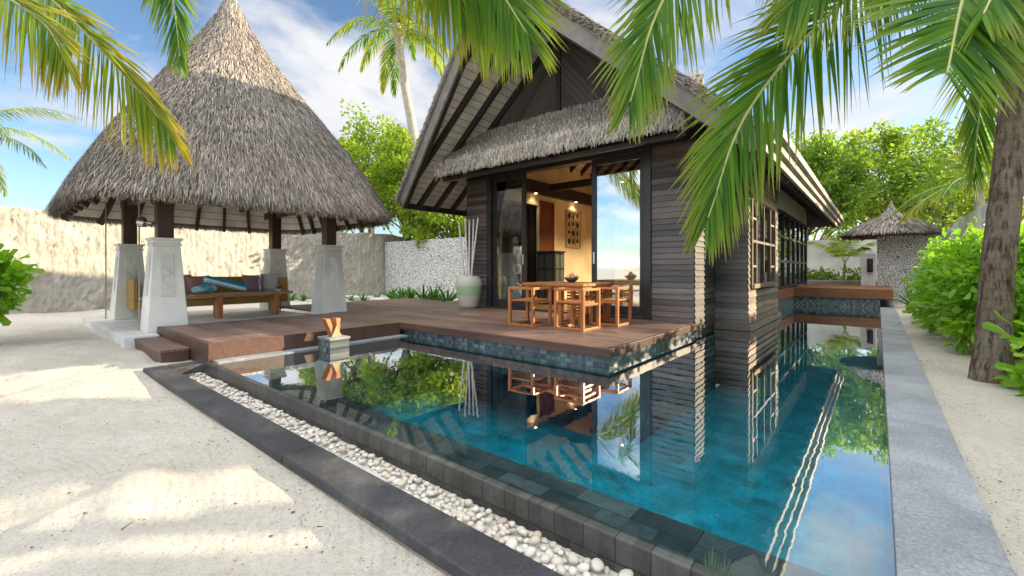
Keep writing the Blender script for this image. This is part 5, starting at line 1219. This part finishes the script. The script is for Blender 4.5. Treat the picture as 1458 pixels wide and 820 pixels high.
# palm whose fronds hang over the top of the view
CC = Vector((-4.3, -.6, 5.7)); bc = Vector((-4.7, -1.7, -.05))
t = thing('coconut_palm', 'coconut palm behind the viewer, its fronds hanging across the top of the gable', 'palm', bc, 'coconut palms')
trunk(t, [bc, (-4.8, -1.6, 2), (-4.6, -1.2, 4), CC], .17, .11, 'palm_trunk', 16); husk(t, CC, .15)
frond(t, [CC, at(540, -330, 2.6), at(620, -120, 3.3), at(690, -45, 3.6), at(752, 50, 3.7)], 21, 1.0, 110, .026, .5, 'frond', .3, hang=.5, side=sd_(.8, .6))
frond(t, [CC, at(480, -380, 2.5), at(540, -150, 3.4), at(620, -55, 3.9), at(680, 35, 4.1)], 22, .85, 90, .025, .6, 'frond_y', .3, hang=.9, side=sd_(.8, .6))
for i, az in enumerate((.2, 3.0, 4.0, 5.2)): frond(t, arch(CC, az, 3.2, .8, 1.9), 24+i, .75, 40, .04, 1.2)
# far palms
t = thing('coconut_palm', 'tall slender coconut palm beyond the pebble wall, crown against the sky', 'palm', gp(606, 24), 'coconut palms')
cf = at(566, 45, 24.5)
trunk(t, [gp(606, 24), at(603, 320, 24), at(590, 200, 24.2), at(576, 120, 24.4), cf], .3, .2, 'palm_far', 10, n=30); husk(t, cf, .3)
for i in range(17):
    az = i*2.4+.4; frond(t, arch(cf, az, 4.3, random.Random(i).uniform(-.1, 1.1), 2.0), 40+i, .95, 34, .085, 1.6, 'frond_y' if i % 2 else 'frond', .12, 3, .04)
t = thing('coconut_palm', 'coconut palm beyond the wall at the left edge, thin fronds against pale sky', 'palm', gp(-60, 13), 'coconut palms')
cf = at(-62, 190, 13)
trunk(t, [gp(-60, 13), at(-58, 300, 13), cf], .16, .11, 'palm_far', 10, n=24); husk(t, cf, .15)
for i in range(13):
    az = i*2.4; frond(t, arch(cf, az, 3.1, random.Random(i+9).uniform(-.2, 1.0), 1.5), 70+i, .6, 44, .026, 1.0, 'frond_b' if i % 3 else 'frond_y', .15, 3, .02)
t = thing('coconut_palm', 'bushy palm behind the side wall below the hanging fronds', 'palm', gp(1392, 12.5), 'coconut palms')
cf = at(1395, 262, 12.5); trunk(t, [gp(1392, 12.5), at(1394, 330, 12.5), cf], .15, .1, 'palm_far', 10, n=24); husk(t, cf, .15)
for i in range(15):
    az = i*2.4; frond(t, arch(cf, az, 2.2, random.Random(i+9).uniform(-.2, 1.1), 1.4), 90+i, .55, 30, .04, .8, 'frond_y' if i % 3 == 0 else 'frond', .15, 3, .02)
t = thing('coconut_palm', 'straight tall coconut palm added for its shadow, unseen past the right edge', 'palm', (4.75, 9.13, 0), 'coconut palms')  # unseen palm added so its trunk shadow splits the sunlit sand
cf = Vector((4.8, 9.13, 7.6)); trunk(t, [(4.75, 9.13, 0), (4.75, 9.13, 3.8), cf], .14, .1, 'palm_far', 12, n=24); husk(t, cf, .17)
for i in range(9):
    az = i*2.4; frond(t, arch(cf, az, 3.0, random.Random(i+3).uniform(.1, 1.0), 1.6), 140+i, .8, 36, .05, .8, 'frond', .15, 3, .02)
# young palm in the far bed
t = thing('young_palm', 'slender young palm in the bed before the far grey wall', 'palm', (-1.05, 21.9, .5))
trunk(t, [(-1.05, 21.9, .45), (-1.04, 21.9, .9), (-1.0, 21.9, 1.5)], .07, .04, 'rachis', 8, False, 10)
for i, (az, el, ln) in enumerate(((3.3, .9, 1.9), (.2, .9, 1.9), (2.4, 1.2, 1.5), (.9, 1.2, 1.5), (4.3, .9, 1.4), (5.4, .8, 1.5))): frond(t, arch((-1.0, 21.9, 1.45), az, ln*.9, min(el+.1, 1.3), 1.3), 120+i, .5, 34, .04, .5, 'frond_y', .25, 3, .012)

# ------------------------------------------------------------------ sky, sun, camera
AZ, EL = math.radians(50), math.radians(15.8)
w = bpy.data.worlds.new('World'); scene.world = w; w.use_nodes = True; nt = w.node_tree; nt.nodes.clear()
out = nt.nodes.new('ShaderNodeOutputWorld')
sky = N(nt, 'ShaderNodeTexSky'); sky.sky_type = 'NISHITA'; sky.sun_disc = False; sky.sun_elevation = EL; sky.sun_rotation = PI/2 - AZ
sky.air_density = 1.0; sky.dust_density = 0.3; sky.ozone_density = 3.0
b1 = N(nt, 'ShaderNodeBackground'); L(nt, sky.outputs[0], b1.inputs[0]); b1.inputs[1].default_value = .1
tc = N(nt, 'ShaderNodeTexCoord'); sp = N(nt, 'ShaderNodeSeparateXYZ'); L(nt, tc.outputs['Generated'], sp.inputs[0])
zc = N(nt, 'ShaderNodeMath', operation='MAXIMUM'); L(nt, sp.outputs[2], zc.inputs[0]); zc.inputs[1].default_value = 0.0
za = N(nt, 'ShaderNodeMath', operation='ADD'); L(nt, zc.outputs[0], za.inputs[0]); za.inputs[1].default_value = .22
dv = N(nt, 'ShaderNodeVectorMath', operation='DIVIDE'); L(nt, tc.outputs['Generated'], dv.inputs[0])
cb = N(nt, 'ShaderNodeCombineXYZ'); L(nt, za.outputs[0], cb.inputs[0]); L(nt, za.outputs[0], cb.inputs[1]); cb.inputs[2].default_value = 1; L(nt, cb.outputs[0], dv.inputs[1])
mp = N(nt, 'ShaderNodeMapping'); mp.inputs['Location'].default_value = (3.1, 1.7, 0); mp.inputs['Scale'].default_value = (1, 1, .6); L(nt, dv.outputs[0], mp.inputs[0])
cn = noise(nt, mp.outputs[0], 1.15, 9, .56, .35)
cf0 = ramp(nt, cn, [(.48, 0.0), (.62, .95)])
hi = ramp(nt, sp.outputs[2], [(.5, 0.0), (.72, 1.0)])     # bright cloud veil added overhead to fill the shaded ground
cfm = N(nt, 'ShaderNodeMath', operation='MAXIMUM'); L(nt, cf0, cfm.inputs[0]); L(nt, hi, cfm.inputs[1]); cf_ = cfm.outputs[0]
cn2 = noise(nt, mp.outputs[0], 3.0, 6, .6)
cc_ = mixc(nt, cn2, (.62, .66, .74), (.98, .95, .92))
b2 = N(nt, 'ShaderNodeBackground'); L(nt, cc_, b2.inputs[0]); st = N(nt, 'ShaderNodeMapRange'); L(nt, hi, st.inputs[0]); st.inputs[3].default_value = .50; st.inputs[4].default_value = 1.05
bk = N(nt, 'ShaderNodeVectorMath', operation='DOT_PRODUCT'); L(nt, tc.outputs['Generated'], bk.inputs[0]); bk.inputs[1].default_value = (.5, -.86, 0)   # added fill: clouds behind the camera brightened to lift the shaded fronts
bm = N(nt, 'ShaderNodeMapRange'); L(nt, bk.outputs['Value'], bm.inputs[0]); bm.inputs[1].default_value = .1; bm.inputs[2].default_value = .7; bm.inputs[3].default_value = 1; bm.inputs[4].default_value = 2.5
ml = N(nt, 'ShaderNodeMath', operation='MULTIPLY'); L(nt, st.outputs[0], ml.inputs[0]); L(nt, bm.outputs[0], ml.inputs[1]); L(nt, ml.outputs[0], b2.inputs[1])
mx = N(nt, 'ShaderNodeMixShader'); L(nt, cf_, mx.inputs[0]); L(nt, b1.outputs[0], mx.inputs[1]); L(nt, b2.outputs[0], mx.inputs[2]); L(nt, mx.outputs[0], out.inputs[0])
sd = bpy.data.lights.new('sun', 'SUN'); sd.energy = 4.5; sd.angle = math.radians(.5); sd.color = (1, .83, .58)
so = bpy.data.objects.new('sun', sd); COL.objects.link(so)
so.rotation_euler = Vector((-math.cos(AZ)*math.cos(EL), -math.sin(AZ)*math.cos(EL), -math.sin(EL))).to_track_quat('-Z', 'Y').to_euler()
cd = bpy.data.cameras.new('camera'); cam = bpy.data.objects.new('camera', cd); COL.objects.link(cam); scene.camera = cam
cd.sensor_width = 36; cd.lens = 36*F/1458; cd.shift_y = -27/1458; cd.clip_end = 3000; cd.clip_start = .05
cam.location = (0, 0, EYE); cam.rotation_euler = (PI/2, 0, math.radians(39.8))
scene.view_settings.view_transform = 'Standard'; scene.view_settings.look = 'None'; scene.view_settings.exposure = 1.22; scene.view_settings.gamma = 1
scene.render.engine = 'CYCLES'; cy = scene.cycles; cy.max_bounces = 10; cy.transparent_max_bounces = 16; cy.glossy_bounces = 6; cy.use_denoising = True; cy.caustics_reflective = False; cy.caustics_refractive = False; cy.sample_clamp_indirect = 6
